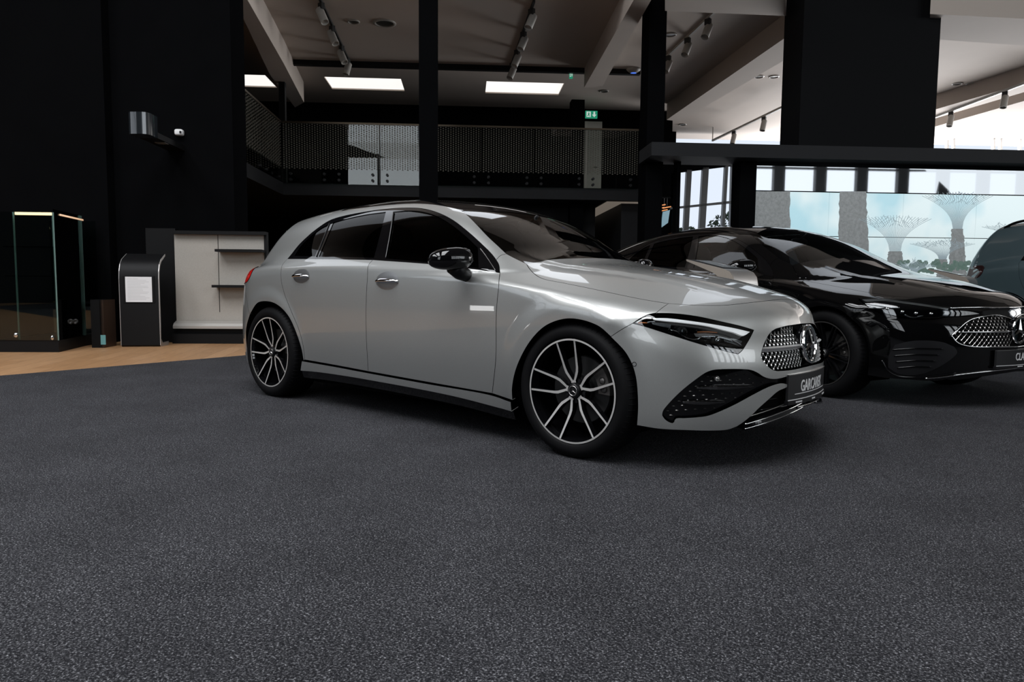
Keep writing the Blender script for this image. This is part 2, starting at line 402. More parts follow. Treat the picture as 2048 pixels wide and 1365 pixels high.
# ------------------------------------------------------------------ body shape tables of the two cars
SHAPE_A = dict(rear_axle=-2.729,
 plan=([-3.8,-3.5,-3.2,-2.73,-2.2,-1.6,-1.0,-.45,0,.3,.6,.9],[.72,.79,.855,.893,.898,.893,.892,.893,.896,.892,.875,.845]),
 sec=([.05,.12,.2,.3,.45,.6,.75,.9,1.05],[.10,.074,.050,.029,.008,.001,.000,.008,.03]),
 secf=([.05,.12,.2,.3,.45,.6,.75,.9,1.05],[.05,.035,.018,.012,.008,.006,.018,.05,.10]),
 # crease line: |y|, z, slope angle
 cy=([-3.6,-3.2,-2.6,-1.9,-1.2,-.46,-.2,.05,.3,.6,.9],[.72,.82,.873,.883,.884,.885,.880,.875,.865,.84,.78]),
 cz=([-3.6,-3.2,-2.54,-1.98,-1.55,-.88,-.46,-.2,.056,.3,.6,.9],[.94,.965,.962,.948,.932,.894,.862,.846,.815,.755,.68,.62]),
 ca=([-3.6,-2.6,-1.0,-.46,0,.35,.9],[.75,.75,.72,.70,.45,.36,.36]),
 top=([-3.8,-2.5,-1.2,-.6,-.3,0,.2,.4,.6,.75,.9],[0,.3,.5,.65,.8,.9],
   [[.86,.86,.85,.83,.81,.79],[1.06,1.06,1.06,1.05,1.03,1.01],[1.06,1.06,1.05,1.03,1.01,.99],
    [1.000,.998,.99,.98,.965,.95],[.975,.970,.955,.93,.90,.885],[.935,.931,.912,.882,.842,.815],[.905,.900,.880,.848,.808,.780],[.864,.858,.835,.800,.758,.73],[.808,.801,.775,.738,.695,.665],[.755,.745,.715,.675,.63,.60],[.66,.65,.62,.585,.54,.51]]),
 nose=([0,.2,.35,.5,.65,.8,.95],[.05,.15,.22,.32,.42,.55,.65,.75,.85],
   [[.785,.822,.834,.838,.838,.830,.812,.775,.72],[.765,.805,.819,.823,.823,.814,.796,.76,.705],[.725,.77,.786,.791,.791,.782,.763,.73,.68],[.665,.71,.728,.734,.734,.725,.708,.68,.635],[.58,.625,.643,.65,.650,.642,.628,.603,.565],[.46,.505,.522,.53,.53,.522,.508,.487,.45],[.30,.34,.356,.362,.362,.355,.345,.325,.30]]),
 tail=([0,.4,.7,.95],[.05,.2,.35,.5,.6,.8,1.0,1.1],
   [[-3.50,-3.55,-3.575,-3.575,-3.565,-3.51,-3.47,-3.44],[-3.47,-3.52,-3.542,-3.54,-3.53,-3.475,-3.43,-3.40],[-3.36,-3.41,-3.43,-3.425,-3.415,-3.37,-3.325,-3.29],[-3.1,-3.14,-3.16,-3.16,-3.15,-3.12,-3.08,-3.05]]),
 roof=([-3.7,-3.4,-3.0,-2.5,-2.0,-1.6,-1.3,-1.05,-.8,-.5,-.2,.1,.8],[1.25,1.31,1.362,1.410,1.432,1.424,1.385,1.325,1.212,1.055,.90,.74,.30]),
 crown=([-3.7,-2.5,-1.6,-1.1,-.7,-.3],[.16,.15,.14,.17,.23,.26]),
 cab=([-3.6,-3.2,-2.7,-2.2,-1.6,-1.1,-.7,-.4,-.1],[.55,.665,.765,.805,.820,.822,.812,.792,.765]),
 cabz=([.85,.95,1.0,1.1,1.2,1.3,1.4,1.5],[-.035,-.01,.003,.045,.097,.163,.243,.34]),
 hatch=([.8,.95,1.05,1.15,1.25,1.3,1.35,1.45],[-3.57,-3.44,-3.345,-3.245,-3.155,-3.125,-3.11,-3.10]),
 dome=(.46,-.15,.011),
 kc=.07)
# ------------------------------------------------------------------ pieces shared by the cars
def star_emblem(name, R, parent, mt=None, ring=.12, disc=True, depth=.3):
    # three pointed star in a ring, facing +x, centre at the origin
    mt = mt or CHROME; g = G_()
    g.tube([(0, R*(1-ring)*math.cos(a), R*(1-ring)*math.sin(a)) for a in np.linspace(0, 2*math.pi, 48, endpoint=False)], R*ring, 10, closed=True)
    for k in range(3):
        a = math.pi/2+k*2*math.pi/3; t = (0, R*.86*math.cos(a), R*.86*math.sin(a)); w = R*.115
        pl = [(0, w*math.cos(a+q), w*math.sin(a+q)) for q in (math.pi/3, -math.pi/3)]; c = (R*depth*.55, 0, 0); bk = (-R*.1, 0, 0)
        g.add([t, pl[0], pl[1], c, bk], [(0, 1, 3), (0, 3, 2), (0, 4, 1), (0, 2, 4), (1, 4, 3), (2, 3, 4)])
    return g.build(name, mt, parent, angle=25)
def wheel(parent, xc, yc, zc, side, R=.257, RT=.333, style=0, yaw=0., dark=False):
    # side -1: outer face towards -y.  wheel local: axis y, outer face at local -y, then mirrored for the far side
    w = bpy.data.objects.new('wheel', None); COL.objects.link(w); w.parent = parent; w.location = (xc, yc, zc); w.rotation_euler = (0, 0, yaw)
    s = 1 if side < 0 else -1
    def fy(o):
        if s < 0:
            me = o.data
            for v in me.vertices: v.co.y *= -1
            me.flip_normals(); me.update()
    g = G_(); T = RT; w2 = .225
    prof = [(R-.004, .012), (R+.002, -.004), (R+.012, -.010), (R+.035, -.013), (T-.028, -.008), (T-.010, .006), (T-.002, .020), (T, .05), (T, w2-.05), (T-.002, w2-.02), (T-.02, w2), (R+.02, w2), (R-.004, w2-.01)]
    g.lathe(prof, ax=1, n=96)
    for k in range(72):    # tread blocks: shallow sipes near the shoulder
        a = 2*math.pi*k/72; c, q = math.cos(a), math.sin(a); r = T+.0006
        g.tube([((T-.012)*q, .003, (T-.012)*c), ((T-.001)*q, .018, (T-.001)*c), (r*q, .045, r*c)], .0016, 4)
    fy(g.build('tyre', RUBBER, w, angle=40))
    g = G_(); face = SATIN if dark else MACH
    # rim barrel and bright lip
    g.lathe([(R, .002), (R-.001, -.006), (R-.0095, -.006), (R-.0105, .0), (R-.016, .012), (R-.022, .05), (R-.03, .12), (R-.02, .20), (R, .205), (R, .002)], ax=1, n=96)
    g.m = [0]*len(g.f); nprof = 9
    for j in range(96): g.m[j*nprof+1] = 1
    def arm(path, wid, dep, m_side=0, m_face=1):
        # path: [(x, z, y_face)], flat bar with a bright outer face
        P = np.array(path, float); n = len(P); V = []
        for i in range(n):
            t = P[min(i+1, n-1), :2]-P[max(i-1, 0), :2]; t = t/np.linalg.norm(t); nn = np.array([-t[1], t[0]]); wd = wid[i] if hasattr(wid, '__len__') else wid
            a, b_ = P[i, :2]+nn*wd/2, P[i, :2]-nn*wd/2; a2, b2 = P[i, :2]+nn*wd*.62, P[i, :2]-nn*wd*.62; y = P[i, 2]
            V += [(a[0], y, a[1]), (b_[0], y, b_[1]), (b2[0], y+dep, b2[1]), (a2[0], y+dep, a2[1])]
        Fc, mm = [], []
        for i in range(n-1):
            for k in range(4):
                Fc.append((i*4+k, i*4+(k+1) % 4, i*4+4+(k+1) % 4, i*4+4+k)); mm.append(m_face if k == 0 else m_side)
        Fc += [(0, 1, 2, 3), (4*n-4, 4*n-1, 4*n-2, 4*n-3)]; mm += [m_side]*2
        k0 = len(g.v); g.v += V; g.f += [[i+k0 for i in f] for f in Fc]; g.m += mm
    ky = lambda r: .030-.036*min(1, (r/R))**1.3      # spokes dish inwards to the hub
    if style == 0:
        for k in range(5):
            a0 = math.radians(-9+72*k)
            for sg in (-1, 1):
                rr = np.array([.185, .27, .36, .44, .56, .72, .88, .975]); off = np.array([.028, .075, .122, .142, .158, .178, .199, .212])*sg
                path = []
                for r_, o_ in zip(rr, off):
                    u_, v_ = r_*R, o_*R; path.append((u_*math.sin(a0)+v_*math.cos(a0), u_*math.cos(a0)-v_*math.sin(a0), ky(r_*R)))
                arm(path, [.011, .013, .014, .013, .0115, .0105, .010, .010], .034)
            # joint at the loop's inner end
            u_ = .175*R; arm([(u_*math.sin(a0)-.055*R*math.cos(a0), u_*math.cos(a0)+.055*R*math.sin(a0), ky(u_)), (u_*math.sin(a0)+.055*R*math.cos(a0), u_*math.cos(a0)-.055*R*math.sin(a0), ky(u_))], .012, .034)
    else:
        for k in range(20):
            a0 = math.radians(18*k); path = [(r_*R*math.sin(a0+.25*(r_-.2)*(1 if k % 2 else -1)*.5), r_*R*math.cos(a0+.25*(r_-.2)*(1 if k % 2 else -1)*.5), ky(r_*R)) for r_ in (.18, .5, .97)]
            arm(path, [.014, .008, .010], .03, 0, 0)
    g.lathe([(.0, .034), (.062, .034), (.066, .045), (.066, .09), (0, .09)], ax=1, n=40)
    fy(g.build('rim', [GLOSSB, face], w, angle=28))
    for k in range(5):
        a = math.radians(27+72*k); b = G_(); b.lathe([(0, .036), (.0085, .036), (.010, .046), (.010, .07)], c=(.053*math.sin(a), -.006, .053*math.cos(a)), ax=1, n=6); fy(b.build('wheel_bolt', PLAST, w))
    c = G_(); c.lathe([(0, .013), (.030, .013), (.034, .016), (.036, .024), (.036, .04)], ax=1, n=40); cap = c.build('hub_cap', PLAST, w, angle=30); fy(cap)
    e = star_emblem('star_emblem', .026, cap, SATIN, ring=.10); e.rotation_euler = (0, 0, -math.pi/2 if s > 0 else math.pi/2); e.location = (0, .012*s, 0)
    d = G_(); d.lathe([(.06, .085), (.165, .085), (.168, .09), (.168, .108), (.165, .112), (.06, .112)], ax=1, n=60, closed=True); d.lathe([(0, .07), (.075, .07), (.08, .085), (.08, .12), (0, .12)], ax=1, n=32)
    fy(d.build('brake_disc', DISC, w, angle=30))
    q = G_(); a1 = math.radians(67)
    for da in (0,):
        P = []
        for aa in np.linspace(a1-.45, a1+.45, 9): P.append((aa))
        V = []; 
        for aa in P:
            for r_, y in ((.115, .062), (.182, .058), (.192, .075), (.192, .125), (.12, .125)): V.append((r_*math.sin(aa), y, r_*math.cos(aa)))
        n = 5; Fc = [(i*n+j, i*n+(j+1) % n, (i+1)*n+(j+1) % n, (i+1)*n+j) for i in range(8) for j in range(n)]+[list(range(n)), list(range(8*n, 9*n))]
        q.add(V, Fc)
    q.ell((.15*math.sin(a1), .060, .15*math.cos(a1)), (.018, .012, .018)); q.ell((.15*math.sin(a1+.28), .060, .15*math.cos(a1+.28)), (.018, .012, .018))
    fy(q.build('brake_caliper', CALI, w, angle=35))
    return w
def seat(parent, x, y, z=.30, wid=.50, name='front_seat'):
    s = G_(); s.ell((x, y, z+.12), (.26, wid/2, .11), p=3.2)
    M = Matrix.Rotation(math.radians(-22), 3, 'Y'); s.ell((x-.33, y, z+.44), (.085, wid/2*.94, .36), p=3, M=M); s.ell((x-.47, y, z+.86), (.05, wid*.27, .10), p=2.6, M=M)
    s.tube([(x-.44, y-.05, z+.75), (x-.47, y-.05, z+.84)], .008); s.tube([(x-.44, y+.05, z+.75), (x-.47, y+.05, z+.84)], .008)
    return s.build(name, FABRIC, parent, smooth=True)
def steering_wheel(parent, x, y, z):
    M = Matrix.Translation((x, y, z)) @ Matrix.Rotation(math.radians(-66), 4, 'Y'); g = G_()
    g.tube([(.185*math.cos(a), .185*math.sin(a), 0) for a in np.linspace(0, 2*math.pi, 48, endpoint=False)], .016, 10, closed=True)
    for a in (0, math.pi, -math.pi/2*1.0): g.tube([(.05*math.sin(a+math.pi/2), .05*math.cos(a+math.pi/2), -.02), (.18*math.sin(a+math.pi/2), .18*math.cos(a+math.pi/2), 0)], .014, 8)
    g.ell((0, 0, -.02), (.065, .07, .03), p=2.5); g.tube([(0, 0, -.03), (0, 0, -.22)], .03, 12)
    return g.build('steering_wheel', PLAST, parent, smooth=True, M=M)
def text_mesh(txt, size, xs=1., bold=0.):
    cu = bpy.data.curves.new('lettering', 'FONT'); cu.body = txt; cu.size = size; cu.align_x = 'CENTER'; cu.extrude = 0.0; cu.offset = bold; cu.resolution_u = 4
    o = bpy.data.objects.new('lettering', cu); COL.objects.link(o); dg = bpy.context.evaluated_depsgraph_get(); dg.update()
    me = o.evaluated_get(dg).to_mesh(); V = [np.array(v.co)*[xs, 1, 1] for v in me.vertices]; Fc = [list(p.vertices) for p in me.polygons]
    o.to_mesh_clear() if False else None
    bpy.data.objects.remove(o); bpy.data.curves.remove(cu); return V, Fc
def lettering(txt, size, xs, fn, mt, parent, name='lettering', bold=0., y0=0., th=.0012):
    V, Fc = text_mesh(txt, size, xs, bold); n = len(V)
    A_ = [fn(v[0], v[1]+y0, th) for v in V]+[fn(v[0], v[1]+y0, 0) for v in V]
    cnt = {}
    for f in Fc:
        for a, b in zip(f, f[1:]+f[:1]): cnt[(a, b)] = 1
    side = [(a, b, n+b, n+a) for (a, b) in cnt if (b, a) not in cnt]
    return shape(name, A_, Fc+[[i+n for i in f[::-1]] for f in Fc]+side, mt, parent)
def well(parent, xc, y0, y1, r=.385, x_cut=0):
    g = G_(); V = []; n = 28
    for i in range(n+1):
        a = math.radians(-28+236*i/n); 
        for rr, y in ((r, y0), (r, y1), (.09, y1)): V.append((xc+rr*math.cos(a), y, .34+rr*math.sin(a)))
    g.add(V, [(i*3+j, i*3+j+1, i*3+3+j+1, i*3+3+j) for i in range(n) for j in range(2)])
    return g.build('wheel_arch_liner', MATTE, parent, smooth=True)
# ------------------------------------------------------------------ grey hatchback
B = Body(SHAPE_A)
hatch = empty('hatchback_car', (0, 0, 0))
tag(hatch, 'glossy light grey hatchback car with black mirrors, parked on the dark carpet', 'car')
def mesh(acc, name, mt, parent=hatch, two=True):
    # near-side panel plus its mirror image on the other side as a part of its own
    o = acc.build(name, mt, parent)
    if two: acc.flip().build(name, mt, parent)
    return o
dFR = Ortho((-.30, .75, -.55)); dSIDE = Ortho((0, 1, -.12)); dBODY = Ortho((.25, .65, -.70)); dTOP = Ortho((-.12, 0, -1)); dNOSE = Sphere((0, 0, .42), 0.)
dTAIL = Sphere((-2.35, 0, .62), math.pi)
# lines read off the photograph and laid on the body
hoodline = spx(B, [(1052.5, 528), (1059, 538), (1069.7, 549), (1084.7, 557.6), (1127.7, 566.6), (1179, 577), (1243.7, 590.9), (1286.7, 599.5), (1337, 607.7)])
hf = B.px([(1337, 607.7), (1394, 611), (1449, 611), (1503.7, 605.5), (1535, 602)])
hoodfront = s3(B, np.vstack([hf, [(.672, 0, .78)]]))
hoodrear = s3(B, np.vstack([B.px([(1052.5, 528)]), [(-.43, -.5, .99), (-.385, -.25, 1.0), (-.37, 0, 1.0)]]))
dlo_b = spx(B, [(575, 518), (660, 518.5), (746, 520), (861, 528.4), (930, 536), (978, 542.5), (1000, 546)])
dlo_t = spx(B, [(575, 518), (582.5, 509), (597, 491), (617.7, 470.8), (644, 450.3), (661.7, 440), (685, 432.7), (729, 424), (773, 418), (817, 415.7), (846, 417.5), (875.5, 425.4), (905, 440), (934, 462), (963.4, 488.4), (984, 509), (992.4, 520)])
dlo_f = spx(B, [(992.4, 520), (997.5, 530), (1000, 546)])
belt_f = spx(B, [(746, 520), (861, 528.4), (930, 536), (978, 542.5), (1000, 546)])
belt_r = spx(B, [(575, 518), (660, 518.5), (746, 520)])
cut_f = spx(B, [(1000, 546), (998, 561.8), (997.5, 572.6), (994.5, 600.5), (992.3, 639), (991.6, 716), (984.5, 787.4)])
cut_m = spx(B, [(746, 520), (737, 531), (734.8, 555.8), (732, 614), (732.6, 673), (736.4, 743.3)])
cut_r = spx(B, [(575, 518), (564.5, 531), (562, 555.8), (568, 585), (582.5, 623), (597, 658), (606, 690.6), (609.5, 720)])
bot_f = spx(B, [(736.4, 743.3), (860, 765.5), (984.5, 787.4)]); bot_r = spx(B, [(609.5, 720), (672, 731), (736.4, 743.3)])
bot_w = spx(B, [(984.5, 787.4), (1025, 801)])
arch_f = spx(B, [(1221.7, 673.8), (1197, 653), (1158, 639.5), (1126, 639), (1090, 653), (1059, 685), (1033, 736), (1024.5, 776), (1025, 801)])
arch_b = spx(B, [(1221.7, 673.8), (1253, 708), (1270, 747), (1276, 807), (1274, 851)])
lamp_rear = spx(B, [(1312.5, 626.4), (1297, 629.5), (1282, 636.5), (1265.3, 647.3)])
seam_lamp = spx(B, [(1337, 607.7), (1325, 616), (1312.5, 626.4)]); seam_arch = spx(B, [(1265.3, 647.3), (1243, 660), (1221.7, 673.8)])
lamp_top = spx(B, [(1312.5, 626.4), (1350, 627.5), (1394, 633), (1438, 642.5), (1482, 652.7), (1508, 660.5)])
lamp_frt = spx(B, [(1508, 660.5), (1502, 673), (1494, 687), (1484, 702), (1476, 709)])
lamp_bot = spx(B, [(1476, 709), (1449, 702.5), (1394, 687), (1328, 666), (1284, 652), (1265.3, 647.3)])
apil = spx(B, [(922.6, 421.6), (934.4, 430.8), (953.7, 450), (975, 472.7), (996.7, 493), (1012.8, 508.2)])
apil2 = spx(B, [(1012.8, 508.2), (1028.9, 516.7), (1052.5, 528)]); seam_pil = spx(B, [(992.4, 520), (1001, 511.5), (1012.8, 508.2)])
r0 = apil[0]
roofside = s3(B, [r0, (-1.35, -.545, 1.36), (-1.75, -.56, 1.38), (-2.32, -.54, 1.37)])
roofrear = s3(B, [(-2.32, -.54, 1.37), (-2.37, -.3, 1.40), (-2.38, 0, 1.41)])
header = s3(B, [r0, (r0[0]+.07, -.30, 1.31), (r0[0]+.11, 0, 1.32)])
arch_r = s3(B, np.vstack([B.px([(607, 721), (603, 699), (594, 670), (580, 638), (566, 619.5), (549, 607), (531, 603)]), [(-2.86, -.88, .685), (-2.98, -.88, .60)]]))
arch_r2 = s3(B, [(-2.98, -.88, .60), (-3.065, -.86, .48), (-3.095, -.85, .36), (-3.095, -.85, .20)])
roofend = s3(B, [(-3.10, -.49, 1.27), (-3.13, -.25, 1.32), (-3.135, 0, 1.33)])
gate_s = s3(B, [(-3.10, -.49, 1.27), (-3.17, -.55, 1.17), (-3.28, -.60, 1.04), (-3.36, -.60, .955)])
lamp_t1 = s3(B, [(-3.36, -.60, .955), (-3.22, -.70, .972), (-3.08, -.762, .975)])
lamp_t2 = s3(B, [(-3.08, -.762, .975), (-3.0, -.838, .935), (-2.995, -.87, .89), (-3.04, -.866, .85), (-3.12, -.835, .832)])
lamp_t3 = s3(B, [(-3.12, -.835, .832), (-3.28, -.75, .815), (-3.45, -.58, .80)])
seam_bmp = s3(B, [(-2.98, -.88, .60), (-3.05, -.868, .70), (-3.12, -.835, .832)])
cent = lambda p, q: s3(B, [p, (np.array(p)+q)/2, q])
# bonnet
a = Acc(); panel(a, B, dTOP, [join(hoodline, hoodfront, cent(hoodfront[-1], hoodrear[-1]), hoodrear[::-1])], gap=.0022, flange=.012)
a.both().build('bonnet', PAINT, hatch)
# wings, doors
a = Acc(); panel(a, B, dFR, [join(hoodline, seam_lamp, lamp_rear, seam_arch, arch_f, bot_w[::-1], cut_f[::-1], dlo_f[::-1], seam_pil, apil2)], step=.016, gap=.0018, flange=.022); mesh(a, 'front_wing', PAINT)
a = Acc(); panel(a, B, dSIDE, [join(belt_f, cut_f, bot_f[::-1], cut_m[::-1])], gap=.0018, flange=.014)
fd = a.build('front_door', PAINT, hatch); fd2 = a.flip().build('front_door', PAINT, hatch)
a = Acc(); panel(a, B, dSIDE, [join(belt_r, cut_m, bot_r[::-1], cut_r[::-1])], gap=.0018, flange=.014)
rd = a.build('rear_door', PAINT, hatch); rd2 = a.flip().build('rear_door', PAINT, hatch)
# side frame: pillars, roof rails, rear quarters, roof end
lo = join(seam_pil[::-1], dlo_t[::-1], cut_r, s3(B, [cut_r[-1], arch_r[0]]), arch_r, seam_bmp, lamp_t2[::-1], lamp_t1[::-1], gate_s[::-1], roofend, cent(roofend[-1], roofrear[-1]), roofrear[::-1], roofside[::-1], apil)
a = Acc(); panel(a, B, dBODY, [lo], step=.018, gap=.0015, flange=.016); a.both().build('body_frame', PAINT, hatch)
# glass
a = Acc(); panel(a, B, dTOP, [join(header, apil, apil2, hoodrear, cent(hoodrear[-1], header[-1]))], step=.025, gap=.002, off=-.003)
ws = a.both().build('windscreen', WSH, hatch)
a = Acc(); panel(a, B, dTOP, [join(header, roofside, roofrear, cent(roofrear[-1], header[-1]))], step=.03, gap=.002, flange=.01, off=-.001)
a.both().build('glass_roof', GLOSSB, hatch)
# black window surround with its three panes
q_ = lambda *s: [spx(B, k) for k in s]
hole_q = join(*q_([(589, 511.5), (600, 494), (621, 472.5), (640, 457), (656, 449)], [(656, 449), (629.5, 513)], [(629.5, 513), (608, 512.2), (589, 511.5)]))
hole_r = join(*q_([(666, 445), (690, 438), (731, 429), (771.5, 423.5)], [(771.5, 423.5), (747.5, 515.5)], [(747.5, 515.5), (690, 514), (637, 513.5)], [(637, 513.5), (666, 445)]))
hole_f = join(*q_([(787, 423), (817, 421), (843, 423), (871, 431), (898, 446), (927, 468.5), (955.5, 495)], [(955.5, 495), (957, 536)], [(957, 536), (861, 525.5), (771.5, 517)], [(771.5, 517), (787, 423)]))
a = Acc(); panel(a, B, dSIDE, [join(dlo_t, dlo_f, dlo_b), hole_q, hole_r, hole_f], step=.02, off=-.002, flange=.006); mesh(a, 'window_surround', GLOSSB)
for nm, hl, mt in (('quarter_window', hole_q, TINT), ('rear_side_window', hole_r, TINT), ('front_side_window', hole_f, WIN)):
    a = Acc(); panel(a, B, dSIDE, [hl], step=.03, off=-.006); mesh(a, nm, mt)
a = Acc(); G0 = spx(B, [(960.5, 497.5), (970, 510), (980.5, 525.5), (990.5, 541)]); g = G_(); g.tube(G0+B.grad(G0)*.001, .0022, 6); g.build('window_highlight_strip', SATIN, hatch, smooth=True)  # satin strip laid where a highlight line runs on the black trim
g = G_(); 
for s_ in ([(659, 447), (633, 513.5)],): g.tube(spx(B, s_)+B.grad(spx(B, s_))*.001, .004, 6)
g.build('window_divider', PLAST, hatch, smooth=True)
G0 = spx(B, [(787, 424), (780, 470), (771.5, 516)]); g = G_(); g.tube(G0+B.grad(G0)*.001, .003, 6); g.build('pillar_trim_strip', mat('dim_satin', (.10, .10, .10), .35, .6), hatch, smooth=True)
# side skirt
sk_t = spx(B, [(607, 722), (672, 733.2), (737, 745.4), (860, 767.6), (984.5, 789.6), (1025, 803)]); sk_b = spx(B, [(604.5, 740.4), (638, 743.3), (685, 749.8), (738, 758.5), (905, 790), (1027, 821)])
a = Acc(); panel(a, B, dSIDE, [join(sk_t, s3(B, [sk_t[-1], sk_b[-1]]), sk_b[::-1], s3(B, [sk_b[0], sk_t[0]]))], step=.012, off=.014, flange=.05, warp=None); mesh(a, 'side_skirt', PAINT)
sk_l = s3(B, sk_b+np.array([0, .012, -.055]))
a = Acc(); panel(a, B, dSIDE, [join(sk_b, s3(B, [sk_b[-1], sk_l[-1]]), sk_l[::-1], s3(B, [sk_l[0], sk_b[0]]))], step=.03, off=.004, flange=.06); mesh(a, 'skirt_blade', GLOSSB)
# headlamps
lamp = join(lamp_top, lamp_frt, lamp_bot, lamp_rear[::-1])
def lampset(flip):
    T_ = (lambda A_: A_.flip()) if flip else (lambda A_: A_)
    a = Acc(); panel(a, B, dNOSE, [lamp], step=.03, off=-.038, gap=.001); panel(a, B, dNOSE, [lamp], step=.05, off=-.003, flange=.036, gap=.002)
    a2 = Acc(); a2.add(a.v[0], a.n[0], [[i for i in f] for f, k in zip(a.f, range(10**9)) if max(f) < len(a.v[0])]); a2.add(a.v[2], a.n[2], [[i-len(a.v[0])-len(a.v[1]) for i in f] for f in a.f if min(f) >= len(a.v[0])+len(a.v[1])])
    h = T_(a2).build('headlamp', GLOSSB, hatch)
    a = Acc(); panel(a, B, dNOSE, [lamp], step=.02, off=-.002, gap=.0015); T_(a).build('lamp_lens', LENS, h)
    drl = join(*q_([(1306.7, 634.6), (1334.8, 634.8), (1373, 639.4), (1427.7, 647.8), (1475.6, 656.8), (1503, 663)], [(1503, 663), (1490, 670), (1470, 664), (1455, 660.5), (1414, 650.8), (1373, 645.2), (1332, 640.8), (1308.8, 638)], [(1308.8, 638), (1306.7, 634.6)]))
    a = Acc(); panel(a, B, dNOSE, [drl], step=.01, off=-.010, flange=.01); T_(a).build('light_guide', DRLM, h)
    f_ = np.array([1, -1, 1]) if flip else np.ones(3)
    def tub(pts, r, off, mt, nm):
        G0 = spx(B, pts); g = G_(); g.tube((G0+B.grad(G0)*off)*f_, r, 8); return g.build(nm, mt, h, smooth=True)
    tub([(1273, 645), (1283, 638.5), (1292.4, 634.5), (1302.6, 635)], .003, -.008, DRLM, 'light_guide')
    tub([(1342, 660), (1354, 662.5), (1366, 670), (1380, 677), (1395, 678), (1404, 673)], .0035, -.012, CHROME, 'projector_bezel')
    tub([(1276, 646), (1286, 645), (1295, 645.5)], .004, -.014, AMBER, 'amber_reflector'); tub([(1397, 663), (1418, 662.5), (1438, 664)], .0025, -.014, AMBER, 'amber_reflector')
    for (px_, py_, r, off) in ((1368, 662, .024, -.026), (1438, 678, .020, -.028)):
        p = B.px([(px_, py_)]); p = ((p+B.grad(p)*off)*f_)[0]; g = G_(); g.ell(p, (r, r, r)); g.build('projector_lens', CHROME if px_ > 1400 else LENS, h, smooth=True)
        g = G_(); g.tube([p+np.array([-.035, 0, 0]), p+np.array([.008, 0, 0])], r*1.12, 20, cap=True); g.build('projector_housing', PLAST, h, smooth=True)
    for pts, off in (([[(1392, 664), (1420, 663.5), (1445, 667)], [(1445, 667), (1440, 674)], [(1440, 674), (1415, 672), (1396, 670)], [(1396, 670), (1392, 664)]], -.026), ([[(1452, 671), (1475, 674), (1492, 679)], [(1492, 679), (1486, 690)], [(1486, 690), (1468, 683), (1455, 679)], [(1455, 679), (1452, 671)]], -.026), ([[(1304, 643), (1325, 643.5), (1345, 647)], [(1345, 647), (1343, 655)], [(1343, 655), (1322, 651), (1306, 647)], [(1306, 647), (1304, 643)]], -.024)):
        a = Acc(); panel(a, B, dNOSE, [join(*q_(*pts))], step=.012, off=off, flange=.008); T_(a).build('reflector', mat('lamp_bright_panel', (.75, .78, .80), .16, .85), h)  # bright panels added to lighten the lamp inside, like reflections on its lens
    tub([(1440, 670), (1458, 674), (1476, 681), (1489, 690)], .004, -.02, SATIN, 'reflector'); tub([(1405, 672), (1428, 671), (1452, 675), (1470, 680)], .003, -.016, CHROME, 'reflector')
for fl_ in (False, True): lampset(fl_)
# front bumper with grille opening, side intakes, lower intake
gr_t = s3(B, np.vstack([B.px([(1552, 657.8), (1569.7, 653), (1596, 648.8), (1612, 646.4)]), [(B.px([(1622, 644.6)])[0]*[1, 0, 1])]]))
gr_l = spx(B, [(1552, 657.8), (1543, 663.7), (1534.5, 674.7), (1525.7, 694.5), (1522.4, 707.7), (1523.5, 718.7), (1532.3, 729.7), (1544, 739.5), (1554, 742.6)])
gr_b = s3(B, np.vstack([B.px([(1554, 742.6), (1580.7, 740.7), (1606, 735.5)]), [(B.px([(1620, 732)])[0]*[1, 0, 1])]]))
in_t = spx(B, [(1324.6, 831), (1326, 823), (1336.7, 808.8), (1363, 782.4), (1393.8, 758), (1411.4, 746), (1427, 740.5), (1449, 739), (1481.8, 739), (1501.5, 740.7), (1514.7, 746), (1528, 754.5), (1543, 758.5), (1558, 757.8), (1573, 754), (1580, 752)])
in_b = spx(B, [(1324.6, 831), (1329, 838), (1337, 844), (1346.6, 846.5), (1351, 838), (1370, 836.6), (1393.8, 835), (1415.8, 831.9), (1437.8, 824), (1470.8, 808.8), (1503.7, 791), (1532, 776.5), (1552, 769), (1565, 767), (1580, 771)])
fin = spx(B, [(1580, 771), (1572, 776), (1556.5, 783), (1536.7, 800), (1517, 817.6), (1503.7, 830.8), (1488, 844), (1474, 853.5)])
bmp_b = spx(B, [(1274, 851), (1317, 858), (1372, 861), (1426.8, 862), (1455, 860), (1474, 853.5)])
band = s3(B, [in_t[-1], (.825, -.17, in_t[-1][2]-.012), (.845, 0, in_t[-1][2]-.018)])
cl = lambda p, q: cent(p, q)
bl = join(hoodfront, cl(hoodfront[-1], gr_t[-1]), gr_t[::-1], gr_l, gr_b, cl(gr_b[-1], band[-1]), band[::-1], in_t[::-1], in_b, fin, bmp_b[::-1], arch_b[::-1], seam_arch[::-1], lamp_bot[::-1], lamp_frt[::-1], lamp_top[::-1], seam_lamp[::-1])
a = Acc(); panel(a, B, dNOSE, [bl], step=.014, gap=.0008, flange=.028); bumper = a.both().build('front_bumper', PAINT, hatch)
a = Acc(); panel(a, B, dNOSE, [join(gr_t, gr_l, gr_b, cl(gr_b[-1], gr_t[-1]))], step=.03, off=-.030)
grille = a.both().build('radiator_grille', MATTE, hatch)
def nosex(b, y, z): 
    P = np.array([[1.6, y, z]]); return b.march(P, np.array([[-1., 0, 0]]))[0]
def studs(b, parent, loopyz, off, pitch, row, r, mt, yc_gap, name='grille_mesh'):
    for sgn in (1, -1): studs_half(b, parent, loopyz, off, pitch, row, r, mt, yc_gap, name, sgn)
